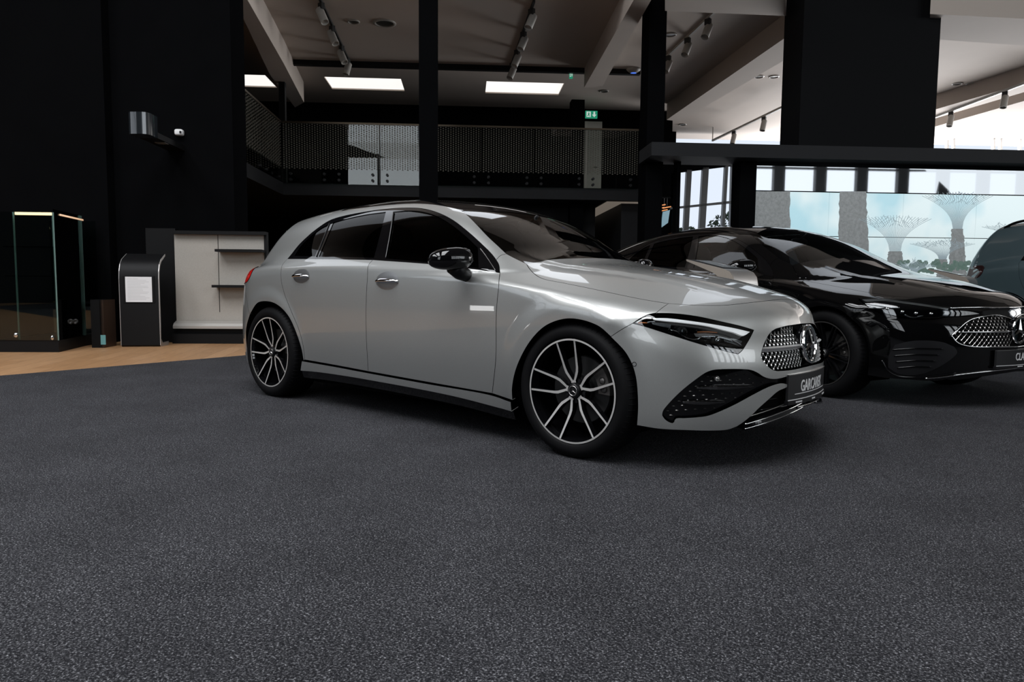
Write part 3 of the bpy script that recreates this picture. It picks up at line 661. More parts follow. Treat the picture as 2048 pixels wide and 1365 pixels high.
def studs_half(b, parent, loopyz, off, pitch, row, r, mt, yc_gap, name, sgn):
    # star-like studs with thin webs, set on a lattice following the nose
    L = [loopyz]; lo, hi = loopyz.min(0), loopyz.max(0); zs = np.arange(lo[1]+row*.5, hi[1], row); q = []
    for j, z in enumerate(zs):
        for y in np.arange(-pitch*.5*(j % 2), lo[0]-pitch, -pitch): q.append((y, z, j))
    Q = np.array(q); k = inside(Q[:, :2], L); Q = Q[k]; O_ = np.stack([np.full(len(Q), 1.6), Q[:, 0], Q[:, 1]], 1)
    P = b.march(O_, np.tile([-1., 0, 0], (len(Q), 1))); N = b.grad(P); P = P+N*off; g = G_()
    for p, n in zip(P, N):
        if abs(p[1]) < yc_gap: continue
        t = nrm(np.cross(n, [0, 0, 1.])); u = np.cross(t, n)
        for sy in (sgn,):
            f_ = np.array([1, sy, 1]); V = [p+n*r*.8, p+t*r*.8, p+u*r*1.25, p-t*r*.8, p-u*r*1.25, p-n*r*.5]
            g.add([v*f_ for v in V], [(0, 1, 2), (0, 2, 3), (0, 3, 4), (0, 4, 1), (5, 2, 1), (5, 3, 2), (5, 4, 3), (5, 1, 4)])
    for i in range(len(P)):
        for dy, dz in ((-pitch/2, row), (pitch/2, row)):
            d = np.hypot(Q[:, 0]-Q[i, 0]-dy, Q[:, 1]-Q[i, 1]-dz); j = int(d.argmin())
            if d[j] < .003 and abs(P[i][1]) > yc_gap*.8:
                for sy in (sgn,): g.tube([P[i]*[1, sy, 1]-N[i]*[1, sy, 1]*.002, P[j]*[1, sy, 1]-N[j]*[1, sy, 1]*.002], .0016, 4, cap=False)
    return g.build(name, [mt, GLOSSB], parent, angle=20)
GL = np.vstack([gr_t[::-1], gr_l, gr_b])[:, 1:]
STUDM = mat('stud_metal', (.85, .85, .84), .38, 1.)
studs(B, grille, GL, -.020, .031, .0195, .0058, STUDM, .085)
# chrome bar across the grille, star in the middle
star_c = B.px([(1620, 690)])[0]; zc = star_c[2]+.006
Y = np.linspace(-.52, -.06, 24); P = B.march(np.stack([np.full(24, 1.6), Y, np.full(24, zc-.004)], 1), np.tile([-1., 0, 0], (24, 1))); P = P[inside(P[:, 1:], [GL])]; N = B.grad(P)
for sy in (1, -1):
    g = G_(); V = []
    for i, (p, n) in enumerate(zip(P, N)):
        w = .004+.008*min(1, abs(p[1]+.52)/.12); c = p-n*.014
        V += [c+[0, 0, w], c+n*.012+[0, 0, w*.15], c-[0, 0, w], c-n*.01]
    V = [v*np.array([1, sy, 1]) for v in V]; k = len(P)
    g.add(V, [(i*4+j, i*4+(j+1) % 4, i*4+4+(j+1) % 4, i*4+4+j) for i in range(k-1) for j in range(4)]+[(0, 1, 2, 3), (4*k-1, 4*k-2, 4*k-3, 4*k-4)])
    g.build('grille_bar', mat('bar_metal', (.9, .9, .9), .3, .8), grille, angle=35)
xs_ = nosex(B, 0, zc)[0]
e = star_emblem('star_emblem', .099, grille, CHROME, ring=.10); e.location = (xs_+.004, 0, zc); e.rotation_euler = (0, math.radians(-6), 0)
g = G_(); g.lathe([(0, 0), (.080, 0), (.088, -.006), (.088, -.02), (0, -.02)], ax=0, n=48); o = g.build('emblem_backing', GLOSSB, grille, angle=30); o.location = (xs_-.012, 0, zc); o.rotation_euler = e.rotation_euler
# side intakes: black net surface, studs, two blades, sensor
IN = join(in_t, s3(B, [in_t[-1], in_b[-1]]), in_b[::-1])
for sy in (1, -1):
    a = Acc(); panel(a, B, dNOSE, [IN], step=.03, off=-.024); g = G_(); Q = []
    for j, yy in enumerate(np.arange(744, 840, 9.2)):
        for xx in np.arange(1330+(j % 2)*10-yy*.25+190, 1585, 19.5):
            Q.append((xx, yy+(1450-xx)*.06))
    Q = np.array(Q); L2 = [proj(IN)]; Q = Q[inside(Q, L2)]; dmin = np.linalg.norm(Q[:, None]-L2[0][None], axis=2).min(1); Q = Q[dmin > 6]
    P = B.px(Q); N = B.grad(P); P = P-N*.020
    for p, n in zip(P, N):
        t = nrm(np.cross(n, [0, 0, 1.])); u = np.cross(t, n); r = .0085
        a.addflat([v for v in (p+n*.003, p+t*r, p+u*.003, p-t*r, p-u*.0015, p-n*.006)], [(0, 1, 2), (0, 2, 3), (0, 3, 4), (0, 4, 1), (5, 2, 1), (5, 3, 2), (5, 4, 3), (5, 1, 4)], 1)
    ik = (a if sy > 0 else a.flip()).build('side_intake', [GLOSSB, SATIN], hatch)
    for pts in ([(1394, 776), (1430, 774), (1470, 773.5), (1509, 772.5)], [(1366, 805), (1400, 804), (1430, 804), (1451, 804)]):
        C = spx(B, pts); N = B.grad(C); n = len(C); V = []
        for i, (p, nn) in enumerate(zip(C, N)):
            s_ = math.sin(math.pi*min(.98, (i+.6)/n)); w = .005+.010*s_
            V += [p+nn*(.002*s_-.006)+[0, 0, w*.4], p+nn*(.012*s_-.004), p+nn*(.002*s_-.006)-[0, 0, w], p-nn*.024-[0, 0, w*.4], p-nn*.024+[0, 0, w*.4]]
        V = [v*np.array([1, sy, 1]) for v in V]; g = G_(); g.add(V, [(i*5+j, i*5+(j+1) % 5, i*5+5+(j+1) % 5, i*5+5+j) for i in range(n-1) for j in range(5)]+[(0, 1, 2, 3, 4), (5*n-1, 5*n-2, 5*n-3, 5*n-4, 5*n-5)])
        g.build('intake_blade', mat('dark_chrome', (.22, .22, .22), .22, 1.), ik, angle=35)
    for pp, off, par in (((1437, 758.5), -.008, ik), ((1268.5, 728.8), .0004, bumper)):
        p = B.px([pp]); n = B.grad(p)[0]; p = p[0]*[1, sy, 1]; n = n*[1, sy, 1]; M = Matrix.Translation(Vector(p+n*off)) @ Vector(n).to_track_quat('X', 'Z').to_matrix().to_4x4()
        g = G_(); g.tube([(0, .0095*math.cos(t), .0095*math.sin(t)) for t in np.linspace(0, 2*math.pi, 24, endpoint=False)], .0014, 6, closed=True)
        if par is ik: g.lathe([(0, .001), (.009, .001), (.009, -.03), (0, -.03)], ax=0, n=20)
        g.build('parking_sensor', SATIN if par is ik else PLAST, par, smooth=True, M=M)
# centre lower intake and splitter
low_b = s3(B, np.vstack([B.px([(1474, 853.5), (1490, 855), (1520, 848), (1560, 836), (1590, 825)]), [(B.px([(1612, 815)])[0]*[1, 0, 1])]]))
a = Acc(); panel(a, B, dNOSE, [join(band, s3(B, [in_t[-1], in_b[-1]]), fin, low_b, cl(low_b[-1], band[-1]))], step=.03, off=-.03)
lower = a.both().build('lower_intake', MATTE, hatch)
sp_pts = B.px([(1490, 849), (1530, 837), (1575, 820), (1606, 804)])
for dz, dn, r, mt in ((.0, .0, .0035, CHROME), (-.022, .004, .003, CHROME), (.028, -.012, .0028, SATIN)):
    C = s3(B, np.vstack([sp_pts+[0, 0, dz], [(.815, -.16, sp_pts[-1][2]+dz+.004), (.83, 0, sp_pts[-1][2]+dz+.004)]])); C = C+B.grad(C)*dn
    C = np.vstack([C, (C[:-1]*[1, -1, 1])[::-1]]); g = G_(); g.tube(C, r, 6); g.build('splitter_trim', mt, lower, smooth=True)
C1 = s3(B, np.vstack([sp_pts+[0, 0, -.004], [(.815, -.16, sp_pts[-1][2]), (.83, 0, sp_pts[-1][2])]])); N1 = B.grad(C1); V = []
for p, n in zip(C1, N1): V += [p-n*.002, p-n*.03+[0, 0, .012], p-n*.08, p-n*.06-[0, 0, .03], p+n*.003-[0, 0, .024]]
for sy in (1, -1):
    g = G_(); n = len(C1); g.add([v*np.array([1, sy, 1]) for v in V], [(i*5+j, i*5+(j+1) % 5, i*5+5+(j+1) % 5, i*5+5+j) for i in range(n-1) for j in range(5)]+[(0, 1, 2, 3, 4)]); g.build('front_splitter', GLOSSB, hatch, angle=30)
for zz in (.27, .315):
    g = G_(); Y = np.linspace(-.42, .42, 30); P = B.march(np.stack([np.full(30, 1.6), Y, np.full(30, zz)], 1), np.tile([-1., 0, 0], (30, 1)))-np.array([.03, 0, 0])
    g.tube(P, .006, 6); g.build('intake_slat', GLOSSB, lower, smooth=True)
# number plate
pz0, pz1 = .302, .425; px0 = nosex(B, 0, .36)[0]+.010
pf = lambda y, z, t=0.: np.array([px0-.42*y*y+t, y, z])
pl = empty('number_plate'); pl.parent = hatch
def plate_slab(y0, y1, z0, z1, t0, t1, name, mt, par, fn=None):
    fn = fn or pf; Y = np.linspace(y0, y1, 25); V = []
    for y in Y: V += [fn(y, z0, t0), fn(y, z1, t0), fn(y, z1, t1), fn(y, z0, t1)]
    n = len(Y); g = G_(); g.add(V, [(i*4+j, i*4+(j+1) % 4, i*4+4+(j+1) % 4, i*4+4+j) for i in range(n-1) for j in range(4)]+[(0, 1, 2, 3), (4*n-1, 4*n-2, 4*n-3, 4*n-4)]); return g.build(name, mt, par)
PLM = mat('plate_black', (.012, .012, .013), .35)
plate_slab(-.262, .262, pz0, pz1, -.012, 0, 'plate_panel', PLM, pl); plate_slab(-.268, .268, pz0-.02, pz0, -.014, .006, 'plate_holder', PLAST, pl)
plate_slab(-.262, .262, pz1-.001, pz1+.003, -.012, .002, 'plate_edge', SATIN, pl)
plate_slab(-.262, .262, pz0, pz0+.0035, 0, .0015, 'plate_line', WHITEP, pl); plate_slab(-.205, .215, pz0+.026, pz0+.0295, 0, .0012, 'plate_line', WHITEP, pl)
tf = lambda x, y, t: pf(x, y, t)
lettering('GARCAREK', .078, .74, tf, WHITEP, pl, 'plate_lettering', bold=.0012, y0=pz0+.037)
for t_, x_ in (('CONCESSIONAIRE', .0), ): lettering('LUBLIN', .012, 1., lambda x, y, t: pf(x+.0, y, .006+t), WHITEP, pl, 'plate_small_print', y0=pz0-.012) if False else None
for y_, n_ in ((-.20, 7), (-.02, 5), (.17, 6)):
    g = G_()
    for k in range(n_): 
        p = pf(y_+k*.009, pz0-.010, .0065); g.box(p[0]-.001, p[0]+.0008, p[1]-.003, p[1]+.003, p[2]-.0035, p[2]+.0035)
    g.build('plate_small_print', WHITEP, pl)
g = G_(); g.box(px0-.11, px0-.03, -.18, .18, pz0-.01, pz1-.004); g.build('plate_bracket', PLAST, pl)
# door mirrors
def mirror_at(b, parent, c, sy, mt, sc_=1.):
    o = empty('door_mirror'); o.parent = parent; g = G_(); V = []; nu, nv = 28, 18; c = np.array(c)
    for i in range(nv+1):
        t = -1+2*i/nv                    # across the car
        for j in range(nu):
            a_ = 2*math.pi*j/nu; w = (1-abs(t)**2.6)**.5
            x = math.cos(a_); z = math.sin(a_); xx = (.075 if x > 0 else .050)*abs(x)**.85*math.copysign(1, x)*w; zz = (.072 if z > 0 else .060)*abs(z)**.85*math.copysign(1, z)*w*(1-.18*(t*(-1)+1)/2)
            V.append(np.array([xx+.035*t*1, t*.118, zz+.008*t])*sc_)
    V = [c+v*[1, sy, 1] for v in V]; Fc = [(i*nu+j, i*nu+(j+1) % nu, (i+1)*nu+(j+1) % nu, (i+1)*nu+j) for i in range(nv) for j in range(nu)]
    g.add(V, Fc); g.build('mirror_cap', mt, o, smooth=True)
    g = G_(); g.tube([c+np.array([.0, .04*sy, -.03]), c+np.array([.0, .08*sy, -.068]), c+np.array([.0, .13*sy, -.082])], [.055, .042, .036], 12); g.build('mirror_foot', PLAST, o, smooth=True)
    g = G_(); g.ell(c+np.array([-.048, .0, 0]), (.008, .098, .048), p=3); g.build('mirror_glass', CHROME, o, smooth=True)
    g = G_(); P = [c+np.array([.045+.035*t-abs(t)*.03, t*.108*sy, .002]) for t in np.linspace(-.9, .9, 12)]; 
    g.tube([p+np.array([.030, 0, -.006]) for p in P], .0035, 6); g.build('turn_signal', PLAST, o, smooth=True)
    return o
mirror_at(B, hatch, (-.715, -1.005, .972), 1, GLOSSB); mirror_at(B, hatch, (-.715, 1.005, .972), -1, GLOSSB)
# door handles
def handle(b, parent, c2, rx, rz, sy, bar=CHROME):
    p = b.px([c2]) if len(c2) == 2 else b.snap([c2]); n = b.grad(p)[0]; p = p[0]; t = nrm(np.cross([0, 0, 1.], n)); u = np.cross(n, t); f_ = np.array([1, sy, 1])
    o = empty('door_handle'); o.parent = parent; g = G_(); V = []; nr, na = 6, 36
    for i in range(nr+1):
        for j in range(na):
            a_ = 2*math.pi*j/na; r_ = i/nr; q = p+t*rx*r_*math.cos(a_)+u*rz*r_*math.sin(a_); q = b.snap([q], 4)[0]; V.append((q+n*(.0012-.0*r_-.0011*r_**6))*f_)
    g.add(V, [(i*na+j, i*na+(j+1) % na, (i+1)*na+(j+1) % na, (i+1)*na+j) for i in range(nr) for j in range(na)]); g.build('handle_cup', mat('handle_recess', (.36, .36, .36), .28, .85), o, smooth=True)
    g = G_(); P = []
    for s_ in np.linspace(-1, 1, 15): q = b.snap([p+t*rx*1.0*s_-u*.004], 4)[0]; P.append((q+n*(.006+.026*(1-s_**4)))*f_)
    k = len(P); V = []
    for i, q in enumerate(P):
        s_ = -1+2*i/(k-1); h = .015*(1-.45*abs(s_)**2.5); nn, uu = n*f_, u*f_
        V += [q+uu*h-nn*.003, q+uu*h*.5+nn*.004, q+nn*.0055, q-uu*h*.5+nn*.003, q-uu*h*.9-nn*.003, q-nn*.010]
    g.add(V, [(i*6+j, i*6+(j+1) % 6, i*6+6+(j+1) % 6, i*6+6+j) for i in range(k-1) for j in range(6)]+[tuple(range(6)), tuple(range(6*k-6, 6*k))]); g.build('handle_grip', bar, o, angle=50)
for sy, d1, d2 in ((1, fd, rd), (-1, fd2, rd2)):
    handle(B, d1, (774.5, 562), .105, .056, sy); handle(B, d2, (602.5, 552.5), .098, .05, sy)
# tail: hatch door with rear window, lamps, bumper
bt_c = cent((-3.345, 0, 1.32), (-3.55, 0, .78)) ; 
gate_b = s3(B, [(-3.45, -.58, .80), (-3.52, -.3, .79), (-3.545, 0, .785)])
rwin = join(s3(B, [(-3.15, -.42, 1.24), (-3.17, -.2, 1.27), (-3.175, 0, 1.275)]), cent((-3.175, 0, 1.275), (-3.38, 0, 1.02)), s3(B, [(-3.38, 0, 1.02), (-3.37, -.3, 1.02), (-3.33, -.50, 1.02)]), s3(B, [(-3.33, -.50, 1.02), (-3.15, -.42, 1.24)]))
gl = join(roofend, cent(roofend[-1], gate_b[-1]), gate_b[::-1], s3(B, [gate_b[0], (-3.41, -.60, .88), lamp_t1[0]]), gate_s[::-1])
a = Acc(); panel(a, B, dTAIL, [gl, rwin] if False else [gl], step=.025, gap=.002, flange=.012); a.both().build('tailgate', PAINT, hatch)
a = Acc(); panel(a, B, dTAIL, [rwin], step=.03, off=.003); a.both().build('rear_window', GLOSSB, hatch)
tl = join(lamp_t1, lamp_t2, lamp_t3, s3(B, [lamp_t3[-1], (-3.41, -.60, .88), lamp_t1[0]]))
a = Acc(); panel(a, B, dTAIL, [tl], step=.02, gap=.001, off=.004, flange=.01); mesh(a, 'tail_lamp', REDL)
rb_b = s3(B, [(-3.095, -.85, .20), (-3.3, -.76, .2), (-3.48, -.5, .2), (-3.55, 0, .2)])
rbl = join(seam_bmp, lamp_t3, gate_b, cent(gate_b[-1], rb_b[-1]), rb_b[::-1], arch_r2[::-1])
a = Acc(); panel(a, B, dTAIL, [rbl], step=.025, gap=.002, flange=.02); a.both().build('rear_bumper', PAINT, hatch)
# roof spoiler lip
C = s3(B, [(-3.0, -.545, 1.235), (-3.08, -.48, 1.285), (-3.13, -.25, 1.32), (-3.135, 0, 1.33)]); V = []
for k_, p in enumerate(C):
    w_ = min(1, .25+k_/12); V += [p+[.12*w_, 0, .010*w_], p+[-.055*w_, 0, .004], p+[-.055*w_, 0, -.008], p+[.02, 0, -.025]]
V += [v*np.array([1, -1, 1]) for v in sum([V[4*i:4*i+4] for i in range(len(C)-2, -1, -1)], [])]; n = len(V)//4
g = G_(); g.add(V, [(i*4+j, i*4+(j+1) % 4, i*4+4+(j+1) % 4, i*4+4+j) for i in range(n-1) for j in range(4)]+[(0, 1, 2, 3), (4*n-1, 4*n-2, 4*n-3, 4*n-4)]); g.build('roof_spoiler', PAINT, hatch, angle=40)
# wheels, arches, underside, cabin
for xc in (0, -2.729):
    for sy in (-1, 1):
        wheel(hatch, xc, sy*.882, .331, sy)
        well(hatch, xc, sy*.80, sy*.56, .378)
g = G_(); g.box(-2.28, -.42, -.80, .80, .15, .30); g.box(-3.45, -3.12, -.62, .62, .22, .5); g.box(-3.15, .40, -.54, .54, .17, .30); g.box(.38, .52, -.42, .42, .2, .45); g.build('underbody', MATTE, hatch)
seat(hatch, -1.42, -.37); seat(hatch, -1.42, .37); seat(hatch, -2.35, 0, .32, 1.2, 'rear_bench')
g = G_(); g.ell((-.72, 0, .82), (.28, .70, .13), p=3.5); g.box(-1.6, -.8, -.12, .12, .3, .62); g.box(-.9, -.35, -.66, .66, .3, .74); g.build('dashboard', FABRIC, hatch, smooth=False)
steering_wheel(hatch, -1.02, .37, .90)
g = G_(); g.ell((-1.0, 0, 1.23), (.015, .11, .035), p=3); g.tube([(-.99, 0, 1.25), (-.93, 0, 1.29)], .01); g.build('interior_mirror', PLAST, hatch, smooth=True)
g = G_(); g.box(-3.3, -2.5, -.6, .6, .3, .95); g.box(-2.28, -.42, -.795, -.76, .3, .84); g.box(-2.28, -.42, .76, .795, .3, .84); g.build('interior_trim', MATTE, hatch)
# ------------------------------------------------------------------ black saloon beside it, and the tall car behind
def remap(S):
    X = lambda x: x*1.09 if x > 0 else (x*1.022 if x > -2.729 else -2.79+(x+2.729)*1.22)
    Y, Z = 1.033, 1.02; s = {k: v for k, v in S.items()}
    s['rear_axle'] = -2.79
    s['plan'] = ([X(x) for x in S['plan'][0]], [v*Y for v in S['plan'][1]])
    for k in ('sec', 'secf'): s[k] = ([z*Z for z in S[k][0]], S[k][1])
    s['cy'] = ([X(x) for x in S['cy'][0]], [v*Y for v in S['cy'][1]]); s['cz'] = ([X(x) for x in S['cz'][0]], [v*Z for v in S['cz'][1]]); s['ca'] = ([X(x) for x in S['ca'][0]], S['ca'][1])
    s['top'] = ([X(x) for x in S['top'][0]], [y*Y for y in S['top'][1]], [[z*Z for z in r] for r in S['top'][2]])
    s['nose'] = ([y*Y for y in S['nose'][0]], [z*Z for z in S['nose'][1]], [[X(x) for x in r] for r in S['nose'][2]])
    s['tail'] = ([y*Y for y in S['tail'][0]], [z*Z for z in S['tail'][1]], [[X(x) for x in r] for r in S['tail'][2]])
    return s
SHAPE_B = remap(SHAPE_A)
SHAPE_B.update(
 roof=([-4.1, -3.8, -3.4, -3.0, -2.5, -2.1, -1.7, -1.4, -1.1, -.8, -.5, -.2, .1, .8], [.92, 1.04, 1.185, 1.305, 1.40, 1.438, 1.448, 1.432, 1.385, 1.29, 1.16, 1.03, .88, .45]),
 crown=([-3.9, -2.5, -1.6, -1.1, -.7, -.3], [.16, .15, .14, .16, .20, .24]),
 cab=([-3.9, -3.3, -2.8, -2.3, -1.7, -1.2, -.8, -.5, -.2], [.70, .76, .80, .825, .838, .838, .828, .81, .78]),
 cabz=([.85, .95, 1.0, 1.1, 1.2, 1.3, 1.4, 1.5], [-.035, -.01, .003, .045, .097, .163, .243, .34]),
 hatch=([.8, 1.0, 1.1, 1.5], [-4.0, -4.0, -4.0, -4.0]))
def remapC(S):
    X, Y, Z = (lambda x: x), 1.02, 1.14; s = remap(S); s['rear_axle'] = -2.829
    X = lambda x: x*1.04 if x > 0 else (x*1.036 if x > -2.729 else -2.829+(x+2.729)*1.05)
    s['plan'] = ([X(x) for x in S['plan'][0]], [v*Y for v in S['plan'][1]])
    for k in ('sec', 'secf', 'cabz'): s[k] = ([z*Z for z in S[k][0]], [v*.8 for v in S[k][1]])
    s['cy'] = ([X(x) for x in S['cy'][0]], [v*Y for v in S['cy'][1]]); s['cz'] = ([X(x) for x in S['cz'][0]], [v*Z for v in S['cz'][1]]); s['ca'] = ([X(x) for x in S['ca'][0]], S['ca'][1])
    s['top'] = ([X(x) for x in S['top'][0]], [y*Y for y in S['top'][1]], [[z*Z for z in r] for r in S['top'][2]])
    s['nose'] = ([y*Y for y in S['nose'][0]], [z*Z for z in S['nose'][1]], [[X(x) for x in r] for r in S['nose'][2]])
    s['tail'] = ([y*Y for y in S['tail'][0]], [z*Z for z in S['tail'][1]], [[X(x) for x in r] for r in S['tail'][2]])
    s['roof'] = ([-3.8, -3.5, -3.0, -2.5, -2.0, -1.5, -1.1, -.8, -.5, -.2, .1, .8], [1.585, 1.61, 1.645, 1.665, 1.67, 1.655, 1.60, 1.48, 1.31, 1.13, .95, .5])
    s['cab'] = ([X(x) for x in S['cab'][0]], [.69, .75, .79, .82, .835, .835, .825, .80, .77])
    s['hatch'] = ([.9, 1.1, 1.25, 1.4, 1.5, 1.7], [-3.62, -3.58, -3.52, -3.44, -3.38, -3.3]); s['hc'] = .22; s['kr'] = .12
    return s
SHAPE_C = remapC(SHAPE_A)
def mapper(b, X, Y, Z):
    def mp(L):
        L = np.asarray(L); return b.snap(np.stack([X(L[:, 0]), L[:, 1]*Y, L[:, 2]*Z], 1), 12)
    return mp
XB = lambda x: np.where(x > 0, x*1.09, np.where(x > -2.729, x*1.022, -2.79+(x+2.729)*1.22))
XC = lambda x: np.where(x > 0, x*1.04, np.where(x > -2.729, x*1.036, -2.829+(x+2.729)*1.05))
def shell(b, car, mp, PNT, st=.03, gls=TINT, roofmt=None, glf=None, tlm=None, wsm=None):
    glf = glf or gls
    def one(acc, name, mt):
        o = acc.build(name, mt, car); p = acc.flip().build(name, mt, car); return o, p
    L = {k: mp(v) for k, v in dict(hoodline=hoodline, hoodfront=hoodfront, hoodrear=hoodrear, dlo_t=dlo_t, dlo_f=dlo_f, dlo_b=dlo_b, belt_f=belt_f, belt_r=belt_r, cut_f=cut_f, cut_m=cut_m, cut_r=cut_r, bot_f=bot_f, bot_r=bot_r, bot_w=bot_w, arch_f=arch_f, arch_b=arch_b,
        lamp_rear=lamp_rear, seam_lamp=seam_lamp, seam_arch=seam_arch, apil=apil, apil2=apil2, seam_pil=seam_pil, roofside=roofside, roofrear=roofrear, header=header, arch_r=arch_r, arch_r2=arch_r2, roofend=roofend, gate_s=gate_s, lamp_t1=lamp_t1, lamp_t2=lamp_t2, lamp_t3=lamp_t3, seam_bmp=seam_bmp, bmp_b=bmp_b, low_b=low_b, gate_b=gate_b, rb_b=rb_b,
        hq=hole_q, hr=hole_r, hf=hole_f, sk_t=sk_t, sk_b=sk_b, tl=tl).items()}
    cen = lambda p, q: s3(b, [p, (np.array(p)+q)/2, q])
    tw = lambda p, q: s3(b, [p, q])
    a = Acc(); panel(a, b, dTOP, [join(L['hoodline'], L['hoodfront'], cen(L['hoodfront'][-1], L['hoodrear'][-1]), L['hoodrear'][::-1])], step=st, gap=.002, flange=.01); a.both().build('bonnet', PNT, car)
    a = Acc(); panel(a, b, dFR, [join(L['hoodline'], L['seam_lamp'], L['lamp_rear'], L['seam_arch'], L['arch_f'], L['bot_w'][::-1], L['cut_f'][::-1], L['dlo_f'][::-1], L['seam_pil'], L['apil2'])], step=st, gap=.0015, flange=.02); one(a, 'front_wing', PNT)
    a = Acc(); panel(a, b, dSIDE, [join(L['belt_f'], L['cut_f'], L['bot_f'][::-1], L['cut_m'][::-1])], step=st, gap=.0015, flange=.012); fd_, _ = one(a, 'front_door', PNT)
    a = Acc(); panel(a, b, dSIDE, [join(L['belt_r'], L['cut_m'], L['bot_r'][::-1], L['cut_r'][::-1])], step=st, gap=.0015, flange=.012); rd_, _ = one(a, 'rear_door', PNT)
    lo_ = join(L['seam_pil'][::-1], L['dlo_t'][::-1], L['cut_r'], L['arch_r'], L['seam_bmp'], L['lamp_t2'][::-1], L['lamp_t1'][::-1], L['gate_s'][::-1], L['roofend'], cen(L['roofend'][-1], L['roofrear'][-1]), L['roofrear'][::-1], L['roofside'][::-1], L['apil'])
    a = Acc(); panel(a, b, dBODY, [lo_], step=st, gap=.001, flange=.012); a.both().build('body_frame', PNT, car)
    a = Acc(); panel(a, b, dTOP, [join(L['header'], L['apil'], L['apil2'], L['hoodrear'], cen(L['hoodrear'][-1], L['header'][-1]))], step=st, off=-.002); a.both().build('windscreen', wsm or WSH, car)
    a = Acc(); panel(a, b, dTOP, [join(L['header'], L['roofside'], L['roofrear'], cen(L['roofrear'][-1], L['header'][-1]))], step=st, gap=.001, off=-.001); a.both().build('roof_panel', roofmt or GLOSSB, car)
    a = Acc(); panel(a, b, dSIDE, [join(L['dlo_t'], L['dlo_f'], L['dlo_b']), L['hq'], L['hr'], L['hf']], step=st, off=-.002, flange=.006); one(a, 'window_surround', GLOSSB)
    for nm, k in (('quarter_window', 'hq'), ('rear_side_window', 'hr'), ('front_side_window', 'hf')):
        a = Acc(); panel(a, b, dSIDE, [L[k]], step=st, off=-.006); one(a, nm, gls if k != 'hf' else glf)
    a = Acc(); panel(a, b, dSIDE, [join(L['sk_t'], tw(L['sk_t'][-1], L['sk_b'][-1]), L['sk_b'][::-1], tw(L['sk_b'][0], L['sk_t'][0]))], step=st, off=.008, flange=.05); one(a, 'side_skirt', PNT)
    a = Acc(); panel(a, b, dTAIL, [join(L['roofend'], cen(L['roofend'][-1], L['gate_b'][-1]), L['gate_b'][::-1], tw(L['gate_b'][0], L['lamp_t1'][0]), L['gate_s'][::-1])], step=st, gap=.002, flange=.01); a.both().build('tailgate', PNT, car)
    a = Acc(); panel(a, b, dTAIL, [L['tl']], step=st, off=.003, flange=.01); one(a, 'tail_lamp', tlm or REDL)
    a = Acc(); panel(a, b, dTAIL, [join(L['seam_bmp'], L['lamp_t3'], L['gate_b'], cen(L['gate_b'][-1], L['rb_b'][-1]), L['rb_b'][::-1], L['arch_r2'][::-1])], step=st, gap=.001, flange=.02); a.both().build('rear_bumper', PNT, car)
    a = Acc(); panel(a, b, dNOSE, [join(L['hoodfront'], cen(L['hoodfront'][-1], L['low_b'][-1]), L['low_b'][::-1], L['bmp_b'][::-1], L['arch_b'][::-1], L['seam_arch'][::-1], L['lamp_rear'][::-1], L['seam_lamp'][::-1])], step=st*.7, gap=.001, flange=.02); fb_ = a.both().build('front_bumper', PNT, car)
    ra = b.p['rear_axle']
    g = G_(); g.box(ra+.43, -.42, -.80, .80, .16, .32); g.box(ra-.75, ra-.40, -.6, .6, .24, .5); g.box(ra-.42, .40, -.54, .54, .17, .32); g.box(.38, .66, -.5, .5, .2, .45); g.build('underbody', MATTE, car)
    seat(car, -1.45, -.37); seat(car, -1.45, .37); seat(car, -2.4, 0, .32, 1.2, 'rear_bench')
    g = G_(); g.ell((-.74, 0, .84), (.28, .70, .13), p=3.5); g.box(-1.6, -.8, -.12, .12, .3, .62); g.box(-.9, -.35, -.66, .66, .3, .76); g.build('dashboard', FABRIC, car)
    steering_wheel(car, -1.04, .37, .93)
    g = G_(); g.ell((-1.0, 0, 1.26), (.015, .11, .035), p=3); g.tube([(-.99, 0, 1.28), (-.92, 0, 1.33)], .01); g.build('interior_mirror', PLAST, car, smooth=True)
    return fd_, rd_, fb_
HB = .02
SB_LOC, SB_YAW = (.597, 2.833, 0), -.366
B2 = Body(SHAPE_B, SB_LOC, SB_YAW); mpB = mapper(B2, XB, 1.033, 1.02)
saloon = empty('saloon_car', SB_LOC, SB_YAW); tag(saloon, 'glossy black saloon car with chrome star grille, parked right of the grey hatchback', 'car')
f2, r2, bp2 = shell(B2, saloon, mpB, BPAINT, glf=glass('clear_side_glass', (.70, .74, .74)), wsm=glass('clear_windscreen', (.72, .76, .76), ior=1.33))
HB = .012
qb = lambda *s: [spx(B2, k) for k in s]
lampB = join(*qb([(1717, 599), (1740, 596.5), (1765, 597.5), (1812, 603), (1850, 608), (1899, 615.5)], [(1899, 615.5), (1903, 624), (1899, 633)], [(1899, 633), (1872, 638), (1843.6, 638.7), (1815, 636.5), (1792, 632.8), (1762, 625), (1741, 617), (1717, 599)]))
drlB = join(*qb([(1724, 600.5), (1765, 599.5), (1812, 605), (1850, 610), (1896, 617.5)], [(1896, 617.5), (1895, 621)], [(1895, 621), (1850, 614), (1812, 609), (1768, 604), (1732, 604.5), (1724, 600.5)]))
